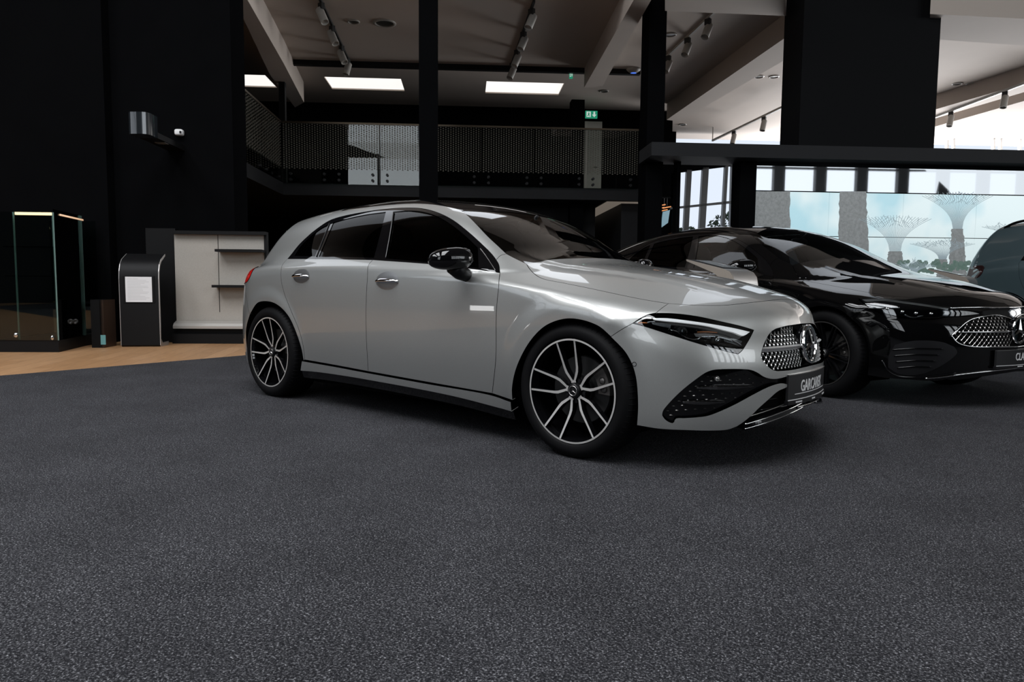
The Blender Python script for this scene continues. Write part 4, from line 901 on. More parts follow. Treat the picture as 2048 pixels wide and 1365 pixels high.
for fl_ in (False, True):
    T_ = (lambda A_: A_.flip()) if fl_ else (lambda A_: A_); f_ = np.array([1, -1, 1]) if fl_ else np.ones(3)
    a = Acc(); panel(a, B2, dNOSE, [lampB], step=.025, off=.002); h = T_(a).build('headlamp', GLOSSB, saloon)
    a = Acc(); panel(a, B2, dNOSE, [drlB], step=.012, off=.006); T_(a).build('light_guide', SATIN, h)
    a = Acc(); panel(a, B2, dNOSE, [lampB], step=.025, off=.014, flange=.012); T_(a).build('lamp_lens', LENS, h)
    for k_, (x_, y_) in enumerate(((1775, 618), (1805, 624), (1832, 627), (1862, 628))):
        p = B2.px([(x_, y_)]); p = ((p+B2.grad(p)*.004)*f_)[0]; g = G_(); g.ell(p, (.012, .018, .012)); g.build('projector_lens', CHROME, h, smooth=True)
    C = spx(B2, [(1808, 630), (1822, 636), (1845, 633)]); g = G_(); g.tube((C+B2.grad(C)*.008)*f_, .005, 6); g.build('reflector', CHROME, h, smooth=True)
    C = spx(B2, [(1764, 721), (1775, 740), (1795, 752), (1832, 755), (1880, 751), (1911, 746)]); g = G_(); g.tube((C+B2.grad(C)*.004)*f_, .006, 6); g.build('bumper_trim', GLOSSB, bp2, smooth=True)
    inB = join(*qb([(1790, 690), (1820, 683), (1850, 681.5), (1885, 685), (1908, 694)], [(1908, 694), (1914, 705), (1905, 716), (1880, 733), (1850, 747)], [(1850, 747), (1822, 751), (1795, 747), (1776, 735)], [(1776, 735), (1778, 712), (1790, 690)]))
    a = Acc(); panel(a, B2, dNOSE, [inB], step=.03, off=.003, flange=.0); T_(a).build('side_intake', PLAST, bp2)
    for k_ in range(4):
        C = spx(B2, [(1785+k_*3, 700+k_*12), (1830, 697+k_*12), (1885-k_*8, 698+k_*12)]); g = G_(); g.tube((C+B2.grad(C)*.008)*f_, .004, 5); g.build('intake_blade', GLOSSB, bp2, smooth=True)
ct = lambda py: B2.snap([[1.0, 0, B2.px([(2021, py)])[0][2]]])[0]*[1, 0, 1]
gBt = s3(B2, np.vstack([B2.px([(1903, 672), (1918.6, 656.5), (1932, 645), (1946, 638), (1965, 634), (1995, 631)]), [ct(629.5)]])); gBb = s3(B2, np.vstack([B2.px([(1903, 672), (1910, 682), (1920, 688.5), (1942, 693.5), (1985, 694.5)]), [ct(694)]]))
a = Acc(); panel(a, B2, dNOSE, [join(gBt, gBb, s3(B2, [gBb[-1], gBt[-1]]))], step=.03, off=.002); grB = a.both().build('radiator_grille', MATTE, saloon)
LB = np.vstack([gBt[::-1], gBb])[:, 1:]
for nm in ('grille_mesh',): studs(B2, grB, LB, .006, .036, .021, .0055, SATIN, .10)
for C in (gBt, gBb):
    C = C+B2.grad(C)*.004; C = np.vstack([C, (C[:-1]*[1, -1, 1])[::-1]]); g = G_(); g.tube(C, .005, 6); g.build('grille_surround', CHROME, grB, smooth=True)
zs = B2.px([(2021, 661)])[0][2]; Y = np.linspace(-.60, -.10, 26); P = B2.march(np.stack([np.full(26, 1.8), Y, np.full(26, zs-.01)], 1), np.tile([-1., 0, 0], (26, 1))); P = P[inside(P[:, 1:], [LB])]; P = P+B2.grad(P)*.010
for sy in (1, -1): g = G_(); g.tube(P*[1, sy, 1], np.linspace(.004, .010, len(P)), 8); g.build('grille_bar', CHROME, grB, smooth=True)
xb = nosex(B2, 0, zs)[0]; e = star_emblem('star_emblem', .098, grB, CHROME, ring=.09); e.location = (xb+.022, 0, zs)
g = G_(); g.lathe([(0, .012), (.082, .010), (.090, 0), (.090, -.02), (0, -.02)], ax=0, n=48); o = g.build('emblem_backing', GLOSSB, grB, angle=30); o.location = (xb+.004, 0, zs)
st0 = B2.px([(1900, 617), (1925, 616), (1948, 615.5)]); st_ = s3(B2, np.vstack([st0, [(st0[-1][0]+.05, -.15, st0[-1][2]+.004), (st0[-1][0]+.06, 0, st0[-1][2]+.005)]])); C = st_+B2.grad(st_)*.003; C = np.vstack([C, (C[:-1]*[1, -1, 1])[::-1]]); g = G_(); g.tube(C, .0055, 6); g.build('nose_trim_strip', CHROME, bp2, smooth=True)
lw = s3(B2, np.vstack([B2.px([(1850, 757), (1885, 754), (1925, 748.5), (1975, 743)]), [ct(738)]])); C = lw+B2.grad(lw)*.005; C = np.vstack([C, (C[:-1]*[1, -1, 1])[::-1]]); g = G_(); g.tube(C, .006, 6); g.build('splitter_trim', CHROME, bp2, smooth=True)
# its plate
zt, zb = B2.px([(1985, 701)])[0][2], B2.px([(1985, 731)])[0][2]; zt_, zb_ = ct(700)[2], ct(731)[2]
xq = max(nosex(B2, 0, zt_)[0], nosex(B2, 0, zb_)[0])+.022; pf2 = lambda y, z, t=0.: np.array([xq-.30*y*y+t, y, z])
pl2 = empty('number_plate'); pl2.parent = saloon
plate_slab(-.26, .26, zb_, zt_, -.014, 0, 'plate_panel', PLM, pl2, pf2); plate_slab(-.265, .265, zb_-.018, zb_, -.016, .005, 'plate_holder', PLAST, pl2, pf2); plate_slab(-.26, .26, zb_, zb_+.0035, 0, .0015, 'plate_line', WHITEP, pl2, pf2)
plate_slab(-.26, .26, zt_-.0005, zt_+.003, -.012, .002, 'plate_edge', SATIN, pl2, pf2)
lettering('CLA', .075, .8, lambda x, y, t: pf2(x, y, t), WHITEP, pl2, 'plate_lettering', bold=.0008, y0=zb_+(zt_-zb_)*.32)
g = G_()
for k in range(6): p = pf2(-.03+k*.011, zb_-.009, .0055); g.box(p[0]-.001, p[0]+.001, p[1]-.004, p[1]+.004, p[2]-.0035, p[2]+.0035)
g.build('plate_small_print', WHITEP, pl2)
for xc, yw in ((0, 0), (-2.79, 0)):
    for sy in (-1, 1):
        wheel(saloon, xc, sy*.90, .335, sy, R=.247, RT=.337, style=1, dark=True); well(saloon, xc, sy*.88, sy*.57)
mirror_at(B2, saloon, (-.72, -1.03, 1.0), 1, BPAINT); mirror_at(B2, saloon, (-.72, 1.03, 1.0), -1, BPAINT)
# tall car at the right edge
SC_LOC, SC_YAW = (3.795, 5.422, 0), -.587
HB = .03
B3 = Body(SHAPE_C, SC_LOC, SC_YAW); mpC = mapper(B3, XC, 1.02, 1.14)
suv = empty('tall_car', SC_LOC, SC_YAW); tag(suv, 'dark tall car, reflected screen tint in its paint, with roof rails at the right edge, behind the black saloon', 'car')
f3, r3, bp3 = shell(B3, suv, mpC, mat('screen_tinted_paint', (.055, .085, .095), .35, .2, 1.), st=.04, tlm=mat('smoked_lamp', (.03, .012, .012), .1, 0, 1.))  # blue tint is the screen's reflection, put into the paint colour
for sy in (-1, 1):
    C = B3.snap([(-3.15, -.60, 1.62), (-3.0, -.60, 1.64), (-2.2, -.61, 1.66), (-1.5, -.60, 1.64), (-1.3, -.59, 1.62)]); C = C+np.array([[0, 0, 0], [0, 0, .04], [0, 0, .045], [0, 0, .04], [0, 0, 0]]); g = G_(); g.tube(catmull(C)*[1, sy, 1], .016, 8); g.build('roof_rail', GLOSSB, suv, smooth=True)
    for xc in (0, -2.829): wheel(suv, xc, sy*.90, .35, sy, R=.24, RT=.352, style=1, dark=True); well(suv, xc, sy*.88, sy*.57, .40)
handle(B3, r3, (-2.35, -.9, 1.05), .10, .045, 1, GLOSSB); handle(B3, f3, (-1.35, -.9, 1.03), .10, .045, 1, GLOSSB)
HB = .010
# ------------------------------------------------------------------ showroom shell (room frame: u right, v deep, z up)
def RO(name, g, mt, parent=None, **k):
    return g.build(name, mt, parent, M=ROOM, **k)
def struct(name, g, mt, parent=None, **k):
    o = RO(name, g, mt, parent, **k)
    if parent is None: o['kind'] = 'structure'
    return o
def slabpoly(pts, v, th, g=None):      # polygon given as pixels, standing on the plane at depth v
    g = g or G_(); return g.prism([at(x, y, v) for x, y in pts], (0, th, 0))
def carpet():
    m_ = bpy.data.materials.new('speckled_carpet'); m_.use_nodes = True; nt = m_.node_tree; P = nt.nodes['Principled BSDF']; L = nt.links
    tc = nt.nodes.new('ShaderNodeTexCoord')
    n1 = nt.nodes.new('ShaderNodeTexNoise'); n1.inputs['Scale'].default_value = 175; n1.inputs['Detail'].default_value = 4; n1.inputs['Roughness'].default_value = .75
    n2 = nt.nodes.new('ShaderNodeTexNoise'); n2.inputs['Scale'].default_value = 2.2; n2.inputs['Detail'].default_value = 4
    vo = nt.nodes.new('ShaderNodeTexVoronoi'); vo.inputs['Scale'].default_value = 170
    for n in (n1, n2, vo): L.new(tc.outputs['Object'], n.inputs['Vector'])
    r = nt.nodes.new('ShaderNodeValToRGB'); e = r.color_ramp.elements; e[0].position = .44; e[0].color = (.008, .008, .010, 1); e[1].position = .57; e[1].color = (.052, .0525, .057, 1)
    x = e.new(.68); x.color = (.30, .30, .32, 1)
    L.new(n1.outputs[0], r.inputs[0])
    mr = nt.nodes.new('ShaderNodeMapRange'); mr.inputs[1].default_value = .3; mr.inputs[2].default_value = .7; mr.inputs[3].default_value = .85; mr.inputs[4].default_value = 1.15; L.new(n2.outputs[0], mr.inputs[0])
    mx = nt.nodes.new('ShaderNodeMix'); mx.data_type = 'RGBA'; mx.blend_type = 'MULTIPLY'; mx.inputs[0].default_value = 1; L.new(r.outputs[0], mx.inputs[6]); L.new(mr.outputs[0], mx.inputs[7]); L.new(mx.outputs[2], P.inputs['Base Color'])
    P.inputs['Roughness'].default_value = .75; P.inputs['Specular IOR Level'].default_value = .08
    bp = nt.nodes.new('ShaderNodeBump'); bp.inputs['Strength'].default_value = .8; bp.inputs['Distance'].default_value = .003; L.new(n1.outputs[0], bp.inputs['Height']); L.new(bp.outputs[0], P.inputs['Normal'])
    return m_
def wood():
    m_ = bpy.data.materials.new('oak_planks'); m_.use_nodes = True; nt = m_.node_tree; P = nt.nodes['Principled BSDF']; L = nt.links
    tc = nt.nodes.new('ShaderNodeTexCoord'); mp = nt.nodes.new('ShaderNodeMapping'); mp.inputs['Rotation'].default_value = (0, 0, math.radians(40)); L.new(tc.outputs['Object'], mp.inputs[0])
    br = nt.nodes.new('ShaderNodeTexBrick'); br.inputs['Scale'].default_value = 1; br.inputs['Brick Width'].default_value = 1.4; br.inputs['Row Height'].default_value = .19; br.inputs['Mortar Size'].default_value = .002
    br.inputs['Color1'].default_value = (.36, .195, .09, 1); br.inputs['Color2'].default_value = (.44, .25, .125, 1); br.inputs['Mortar'].default_value = (.10, .05, .022, 1); L.new(mp.outputs[0], br.inputs['Vector'])
    mp2 = nt.nodes.new('ShaderNodeMapping'); mp2.inputs['Scale'].default_value = (2, 30, 1); L.new(mp.outputs[0], mp2.inputs[0]); nz = nt.nodes.new('ShaderNodeTexNoise'); nz.inputs['Scale'].default_value = 2.2; nz.inputs['Detail'].default_value = 5; L.new(mp2.outputs[0], nz.inputs['Vector'])
    mr = nt.nodes.new('ShaderNodeMapRange'); mr.inputs[1].default_value = .3; mr.inputs[2].default_value = .7; mr.inputs[3].default_value = .82; mr.inputs[4].default_value = 1.12; L.new(nz.outputs[0], mr.inputs[0])
    mx = nt.nodes.new('ShaderNodeMix'); mx.data_type = 'RGBA'; mx.blend_type = 'MULTIPLY'; mx.inputs[0].default_value = 1; L.new(br.outputs[0], mx.inputs[6]); L.new(mr.outputs[0], mx.inputs[7]); L.new(mx.outputs[2], P.inputs['Base Color'])
    P.inputs['Roughness'].default_value = .45
    return m_
WBLK = mat('black_wall', (.0035, .0036, .004), .8, spec=.0, noise=(3, .05)); WBLK2 = mat('charcoal_fascia', (.012, .0125, .014), .6, spec=.2, noise=(3, .05)); CEIL = mat('warm_white_plaster', (.48, .415, .365), .85, noise=(2, .02)); DARKC = mat('dark_beam', (.006, .006, .006), .6, spec=.2)
GREYW = mat('dim_partition', (.05, .048, .045), .6); FRAME = mat('window_frame_grey', (.03, .033, .036), .4); OUT = mat('outside_ground', (.3, .31, .32), .9)
g = G_(); g.box(-16, 27, -9.2, 22, -.12, 0); struct('floor', g, wood())
e0, e1 = atz(0, 752, 0), atz(480, 712, 0); sl = (e1[0]-e0[0])/(e1[1]-e0[1]); f_e = lambda v: e0[0]+(v-e0[1])*sl
g = G_(); g.prism([(f_e(-5.5), -5.5, -.03), (f_e(-5.5), -9.2, -.03), (27, -9.2, -.03), (27, 21, -.03), (f_e(9.7), 21, -.03), (f_e(9.7), 9.7, -.03)], (0, 0, .031)); ca = struct('floor', g, carpet())
# walls
g = G_(); g.box(-16, at(466, 300, 10.1)[0], 10.1, 10.7, 0, 5.45); g.box(-16, at(212, 300, 9.9)[0], 9.9, 10.1, 0, 5.45); struct('wall_left', g, WBLK)
g = G_(); g.box(-16.3, -16, -9.2, 22, -.1, 3.2); g.box(-16.3, -16, -9.2, 22, 9.2, 10.6); g.box(-16.3, -16, -9.2, -5.5, 3.2, 9.2); g.box(-16.3, -16, 5.5, 22, 3.2, 9.2); struct('wall_side', g, WBLK)
g = G_(); UB = at(1349, 400, 21)[0]; g.box(-16, UB, 21, 21.3, 0, 8.5); g.box(UB, 8.2, 21, 21.3, 4.5, 5.0); g.box(8.2, 9.6, 21, 21.3, 0, 4.2); g.box(9.6, 27, 21, 21.3, 0, .2); struct('wall_back', g, WBLK)
g = G_(); g.box(27, 27.3, -9.2, 22, -.1, 2.2); g.box(27, 27.3, -9.2, 4, 2.2, 10.6); g.box(27, 27.3, 4, 11, 7.4, 10.6); struct('wall_right', g, mat('plain_wall', (.25, .25, .25), .8))
g = G_(); g.box(-16, 27, -9.5, -9.2, 0, 3); g.box(-16, 27, -9.5, -9.2, 9.6, 10.6); g.box(-16, -6.9, -9.5, -9.2, 0, 10); g.box(-6.9, -2.4, -9.5, -9.2, 7.5, 8.3); g.box(-2.4, 10, -9.5, -9.2, 0, 10); struct('wall_rear', g, WBLK)
# glazed walls behind the photographer and to the right, with frames
def glazing(name, a, b, z0, z1, n, axis, pos, th=.09, hz=()):
    g = G_()
    for i in range(n+1):
        c = a+(b-a)*i/n
        if axis == 'u': g.box(c-th/2, c+th/2, pos-.12, pos+.12, z0, z1)
        else: g.box(pos-.12, pos+.12, c-th/2, c+th/2, z0, z1)
    for z in (z0+.04, z1-.04)+tuple(hz):
        if axis == 'u': g.box(a, b, pos-.1, pos+.1, z-.04, z+.04)
        else: g.box(pos-.1, pos+.1, a, b, z-.04, z+.04)
    return struct(name, g, FRAME)
glazing('window_1', -6.9, -2.4, 3, 9.6, 2, 'u', -9.3, .10); glazing('window_2', 10, 27, 3, 9.6, 9, 'u', -9.3, .5, (6,))
glazing('window_3', 4, 22, 2.2, 7.4, 9, 'v', 27.1, .15)
area('daylight_rear_left', -4.65, -9.6, 6.3, -.1, 1, 4.5, 6.6, LP[0], (.93, .97, 1), -.3); area('daylight_rear_right', 18.5, -9.6, 6.3, -.25, 1, 17, 6.6, LP[1], (.93, .97, 1), -.3)
area('added_light_left', -16.4, 0, 6.2, 1, .1, 11, 6, LP[3], (.95, .98, 1), -.25); glazing('window_9', -5.5, 5.5, 3.2, 9.2, 5, 'v', -16.1, .2, (6,))  # unseen window bank, added for soft light on the car's side
area('daylight_back_added', 18.2, 21.6, 2.7, -.2, -1, 17, 5, LP[4], (.97, .98, 1), .15)  # opening hidden behind the video wall, added to brighten the right ceiling
area('daylight_right', 27.4, 13, 4.6, -1, -.1, 17, 4.4, LP[2], (1, .985, .96))
# ceiling with skylights over the gallery
CZ = 5.35
sk = []
for (x0, x1) in ((446, 542), (648, 807), (972, 1124)):
    a_ = atz(x0, 156, CZ); c_ = atz(x1, 180, CZ); sk.append((a_[0] if x0 != 446 else a_[0], 0, c_[0]))
SV0, SV1 = atz(730, 156, CZ)[1], atz(730, 180, CZ)[1]
us = [(atz(446, 145, CZ)[0], atz(542, 163, CZ)[0]), (atz(648, 154, CZ)[0], atz(808, 178, CZ)[0]), (atz(973, 164, CZ)[0], atz(1118, 188, CZ)[0])]
g = G_(); g.box(-16, 27, 10.9, SV0, CZ, CZ+.4); 
HW = [(-9.6, -4, 5.6, 9.8, .95), (-.6, 1.7, 5.6, 7.3, 1.7), (4.3, 6.6, 5.6, 9.8, .65)]; ed_ = [-16]+[x for w in HW for x in w[:2]]+[27]  # unseen high openings, added so shoulder and bonnet catch bright reflections
for i in range(0, len(ed_), 2): g.box(ed_[i], ed_[i+1], 10.9, 11.0, CZ, 10.3)
for a_, b_, c_, d_, r_ in HW: g.box(a_, b_, 10.9, 11.0, CZ, c_); g.box(a_, b_, 10.9, 11.0, d_, 10.3); area('added_light_high', (a_+b_)/2, 11.05, (c_+d_)/2, 0, -1, b_-a_, d_-c_, r_*math.pi*(b_-a_)*(d_-c_)*LP[6], (.97, .98, 1))
g.box(-16, 27, SV1, 22, CZ, CZ+.4); ed = [-16]+[x for p in us for x in p]+[27]
for i in range(0, len(ed), 2): g.box(ed[i], ed[i+1], SV0, SV1, CZ, CZ+.4)
struct('ceiling', g, CEIL)
g = G_(); SKL = [(-10, -7.2), (-5.8, -3.0), (-1.6, 1.2)]; ed = [-16]+[x for p in SKL for x in p]+[27]
g.box(-16, 27, -9.5, -5, 10.2, 10.6); g.box(-16, 27, 5, 11, 10.2, 10.6)
for i in range(0, len(ed), 2): g.box(ed[i], ed[i+1], -5, 5, 10.2, 10.6)
struct('ceiling', g, mat('dark_taupe_ceiling', (.10, .088, .075), .85))
for i, (a_, b_) in enumerate(SKL): l_ = area('added_light_roof', (a_+b_)/2, 0, 10.5, 0, 0, 2.8, 10, LP[5], (.97, .98, 1), -1); l_.rotation_euler = (0, 0, TH)  # unseen roof openings with lights, added for overhead light on the car
SKY = mat('overcast_sky_glow', (.9, .9, .9), 1, emit=(1, .97, .93), es=1.0)
for i, (a_, b_) in enumerate(us):
    g = G_(); g.box(a_, b_, SV0, SV1, CZ+.03, CZ+.05); o = struct('window_%d' % (i+4), g, SKY)
# beams under the ceiling
def beam(name, pxs, z, dz, mt=CEIL):   # underside outline as pixels on the level z
    g = G_(); g.prism([atz(x, y, z) for x, y in pxs], (0, 0, dz)); return struct(name, g, mt)
beam('trim_1', [(455, -30), (478, -30), (568, 128), (608, 205), (590, 215), (540, 150)], CZ-.45, .45)
beam('trim_2', [(1290, -40), (1325, -40), (1205, 172), (1168, 176)], CZ-.4, .4)
beam('trim_3', [(1590, 62), (1590, 108), (1360, 243), (1333, 240)], CZ-.40, .40)
beam('trim_4', [(1330, -60), (1572, -60), (1572, 32), (1330, 22)], CZ-.35, .35)
beam('trim_5', [(1860, 28), (2100, 40), (2100, 95), (1860, 78)], CZ-.5, .5)
beam('trim_6', [(1840, 228), (2090, 155), (2090, 172), (1840, 246)], CZ-.35, .35)
beam('trim_7', [(1840, 262), (2090, 190), (2090, 225), (1840, 296)], CZ-.4, .4)
# gallery on the upper floor
VB = 15.0; z0, z1 = at(700, 392, VB)[2], at(700, 368, VB)[2]; ul, ur = at(565, 300, VB)[0], at(1280, 300, VB)[0]
g = G_(); g.box(ul-.0, ur+.35, VB, 20, z0, z1); g.box(-8, ul, 10.7, 20, z0, z1); struct('trim_8', g, WBLK2)
g = G_(); g.box(-8, 5.4, 18.6, 18.8, z1, CZ); struct('wall_gallery', g, WBLK)
g = G_(); g.box(ul, ur, VB+.1, VB+.22, CZ-.10, CZ); g.box(ul-.08, ul+.04, VB+.1, VB+.22, z1, CZ); struct('trim_9', g, DARKC)
g = G_(); a_ = at(650, 175, VB+3.3); b_ = at(835, 183, VB+3.3); g.box(a_[0]-.6, b_[0], VB+3.45, VB+3.5, a_[2]-.03, a_[2]); a_ = at(895, 185, VB+3.3); b_ = at(1110, 192, VB+3.3); g.box(a_[0], b_[0], VB+3.45, VB+3.5, a_[2]-.03, a_[2]); struct('trim_10', g, CEIL)
# rooms under the gallery
g = G_(); g.box(-3, 5.0, 19.8, 20, 0, z0); struct('wall_lower', g, mat('shop_back_wall', (.035, .03, .028), .6))
g = G_(); x0 = at(1192, 398, 16.5)[0]; x1 = at(1258, 398, 16.5)[0]; g.box(x0, x1, 15.2, 19.7, z0-.02, z0-.005); struct('trim_11', g, mat('beige_soffit_glow', (.75, .62, .5), .8, emit=(1, .85, .7), es=.12))  # soffit material carries a faint glow of its own, no lamp there
g = G_(); g.box(at(1190, 450, 16)[0]-2.2, at(1190, 450, 16)[0], 16, 16.2, 0, z0); g.box(at(1242, 450, 15.4)[0], at(1282, 450, 15.4)[0], 15.4, 19.5, 0, z0); struct('wall_partition', g, WBLK2)
# columns
def col_(name, xa, xb, v, dv, zt=CZ, mt=WBLK): 
    a_, b_ = at(xa, 300, v)[0], at(xb, 300, v)[0]; g = G_(); g.box(a_, b_, v, v+dv, 0, zt); return struct(name, g, mt)
col_('trim_12', 838, 874.5, 11.0, .3); col_('trim_13', 1293, 1327, 11.0, .47); col_('trim_14', 1142, 1168, 15.3, .3, 4.75)
# fascia beam and hanging black wall above the video wall
VW = 10.8; s_ = VW/6.6
fb0 = at(1303, 311, VW-.35)[2]; fb1 = at(1303, 284, VW-.35)[2]; fu = at(1303, 300, VW-.35)[0]
g = G_(); g.box(fu, 20, VW-.35, VW+.4, fb0, fb1); struct('trim_15', g, WBLK2)
g = G_(); g.box(at(1601, 200, VW-.3)[0], at(1873, 200, VW-.3)[0], VW-.3, VW+.35, fb1, CZ); struct('wall_hanging', g, mat('hanging_wall_black', (.003, .0033, .004), .7, spec=.1))
g = G_(); g.box(at(1345, 420, VW+.3)[0], at(1352, 420, VW+.3)[0], VW+.1, VW+.3, 0, fb0); g.box(at(1476, 420, VW)[0], at(1508, 420, VW)[0], VW-.05, VW+.3, 0, fb0); struct('wall_screen_side', g, WBLK)

g = G_(); g.box(-15.98, -15.96, 2.95, 3.5, .05, .38); struct('window_11', g, mat('added_panel_glow', (.8, .8, .8), .8, emit=(1, 1, 1), es=9))  # unseen glowing panel, added for the bright patches reflected on the door
# ------------------------------------------------------------------ video wall
va = at(1508, 382, VW); SW = 1.20; SH = .68; ztop = va[2]; u0 = va[0]; ns = 5
vwall = empty('video_wall'); tag(vwall, 'video wall of joined screens showing giant tree towers under a pale blue sky', 'screen')
g = G_(); g.box(u0-.0, 20, VW+.02, VW+.3, 0, fb0); RO('screen_housing', g, WBLK, vwall)
g = G_(); g.box(u0, 20, VW-.005, VW+.02, ztop+.01, fb0); RO('glossy_header', g, mat('mirror_black_glass', (.21, .22, .23), .02, 1.0), vwall)
def skym():
    m_ = bpy.data.materials.new('screen_sky_picture'); m_.use_nodes = True; nt = m_.node_tree; P = nt.nodes['Principled BSDF']; L = nt.links
    tc = nt.nodes.new('ShaderNodeTexCoord'); nz = nt.nodes.new('ShaderNodeTexNoise'); nz.inputs['Scale'].default_value = .9; nz.inputs['Detail'].default_value = 3; L.new(tc.outputs['Object'], nz.inputs['Vector'])
    r = nt.nodes.new('ShaderNodeValToRGB'); e = r.color_ramp.elements; e[0].position = .36; e[0].color = (.36, .60, .68, 1); e[1].position = .52; e[1].color = (.64, .76, .78, 1); L.new(nz.outputs[0], r.inputs[0])
    L.new(r.outputs[0], P.inputs['Emission Color']); P.inputs['Emission Strength'].default_value = 1.0; P.inputs['Base Color'].default_value = (.01, .01, .01, 1); P.inputs['Roughness'].default_value = .15; return m_
SKM = skym(); BEZ = mat('screen_bezel', (.01, .01, .01), .3)
for j in range(3):
    for i in range(ns):
        g = G_(); g.box(u0+i*SW+.006, u0+(i+1)*SW-.006, VW-.004, VW+.02, ztop-(j+1)*SH+.006, ztop-j*SH-.006); RO('screen_panel', g, SKM, vwall)
TR = mat('picture_trunk', (.01, .01, .01), .3, emit=(.16, .16, .155), es=1)
_nt = TR.node_tree; _n = _nt.nodes.new('ShaderNodeTexNoise'); _n.inputs['Scale'].default_value = 22; _n.inputs['Detail'].default_value = 6; _n.inputs['Roughness'].default_value = .8; _t = _nt.nodes.new('ShaderNodeTexCoord'); _nt.links.new(_t.outputs['Object'], _n.inputs['Vector'])
_r = _nt.nodes.new('ShaderNodeValToRGB'); _e = _r.color_ramp.elements; _e[0].position = .35; _e[0].color = (.10, .11, .11, 1); _e[1].position = .68; _e[1].color = (.19, .205, .21, 1); _nt.links.new(_n.outputs[0], _r.inputs[0]); _nt.links.new(_r.outputs[0], _nt.nodes['Principled BSDF'].inputs['Emission Color'])
TR2 = mat('picture_branches', (.01, .01, .01), .3, emit=(.20, .26, .29), es=1); TRG = mat('picture_leaves', (.01, .01, .01), .3, emit=(.07, .12, .10), es=1)
def pic(px_, py_): a_ = at(px_, py_, VW-.006); return np.array(a_)
rng = random.Random(5)
def pic_tree(cx, base, top, w0, w1, crown=0, ctop=None, trunk=TR):
    # flat picture of a tower with a flaring wire crown, shown on the screens
    g = G_(); n = 26; Lp, Rp = [], []
    for i in range(n+1):
        t = i/n; y = base+(top-base)*t; w = (w0+(w1-w0)*t)/2; Lp.append(pic(cx-w-rng.uniform(0, 3), y)); Rp.append(pic(cx+w+rng.uniform(0, 3), y))
    g.add(Lp+Rp, [(i, i+1, n+2+i, n+1+i) for i in range(n)]); RO('picture_tower', g, trunk, vwall)
    if crown:
        g = G_(); ct = ctop
        for k in range(24):
            s = -1+2*k/23; x0 = cx+s*w1*.45; pts = []
            for i in range(9):
                t = i/8; x = x0+s*crown*(.18*t+.82*t**1.9); y = top+(ct-top)*(t**.75)+abs(s)*8*t; pts.append(pic(x, y)-[0, .001, 0])
            g.tube(pts, .0032, 3, cap=False)
            if k % 2 == 0:
                for q in (5, 6, 7):
                    b = pts[q]; g.tube([b, b+np.array([rng.uniform(-.13, .13), 0, rng.uniform(.03, .10)])], .003, 3, cap=False)
        RO('picture_crown', g, TR2, vwall)
pic_tree(1537, 600, 383, 80, 84); pic_tree(1706, 600, 383, 66, 50); pic_tree(1790, 560, 503, 36, 24, 62, 430); pic_tree(1915, 560, 458, 36, 20, 62, 384); pic_tree(1885, 560, 519, 22, 16, 58, 480); pic_tree(1830, 560, 546, 8, 8, 40, 524); pic_tree(2040, 560, 492, 20, 14, 70, 446)
g = G_()
for k in range(60):
    x = 1800+k*3.2; y = 545-rng.uniform(0, 22); a_ = pic(x, y); r = rng.uniform(.03, .06); g.add([a_+[r*math.cos(q), -.002, r*math.sin(q)] for q in np.linspace(0, 2*math.pi, 7)[:-1]], [tuple(range(6))])
RO('picture_bushes', g, TRG, vwall)
# far windows left of the video wall with slanted bars; world beyond
vf = 20.9
g = G_(); 
for (xa, ya, xb, yb, w) in ((1351, 345, 1346, 470, 5), (1379, 340, 1372, 470, 10), (1412, 335, 1404, 470, 12), (1454, 330, 1446, 470, 6), (1470, 330, 1466, 470, 12)):
    g.prism([at(xa-w/2, ya, vf), at(xa+w/2, ya, vf), at(xb+w/2, yb, vf), at(xb-w/2, yb, vf)], (0, .15, 0))
g.prism([at(1340, 415, vf), at(1480, 400, vf), at(1480, 405, vf), at(1340, 419, vf)], (0, .12, 0)); struct('window_7', g, FRAME)
g = G_(); g.prism([at(1330, 330, vf), at(1490, 310, vf), at(1490, 328, vf), at(1330, 348, vf)], (0, .2, 0)); struct('trim_16', g, WBLK)
# upper right strip window
g = G_(); 
for x in (1896, 1909, 1989, 2003, 2042): g.prism([at(x-2, 180, 20.9), at(x+2, 180, 20.9), at(x+2, 310, 20.9), at(x-2, 310, 20.9)], (0, .1, 0))
struct('window_8', g, mat('pale_window_bar', (.55, .57, .58), .5))
g = G_(); g.prism([(-16, -1, -.5), (45, -1, -.5), (45, 60, -.5), (-16, 60, -.5)], (0, 0, -.1)); 
def tree(u, v, z, r, nm, lab):
    o = empty(nm); tag(o, lab, 'tree'); g = G_(); q = random.Random(int(u*10))
    for k in range(420):
        a_ = q.uniform(0, 6.28); b_ = q.uniform(-1, 1); rr = r*q.uniform(.5, 1)**.5; c_ = math.sqrt(1-b_*b_); p = np.array([u+rr*c_*math.cos(a_), v+rr*c_*math.sin(a_), z+rr*b_*.9]); s = .09
        d1 = nrm(np.array([q.uniform(-1, 1) for _ in range(3)])); d2 = nrm(np.cross(d1, [q.uniform(-1, 1), .3, 1])); g.add([p-d1*s, p+d2*s*.6, p+d1*s, p-d2*s*.6], [(0, 1, 2, 3)])
    RO('crown', g, mat('tree_leaves', (.02, .04, .02), .7), o); g = G_(); g.tube([(u, v, -.5), (u, v, z)], [.12, .06], 8); RO('trunk', g, mat('bark', (.05, .04, .03), .9), o)
a_ = at(1455, 450, 27); tree(a_[0], 27, a_[2]-.2, .75, 'evergreen_tree', 'dark leafy tree outside the far window behind the black car'); a_ = at(1375, 465, 27); tree(a_[0], 27, a_[2]-.3, .6, 'evergreen_tree', 'low dark treetop outside the far window, left of the taller tree')
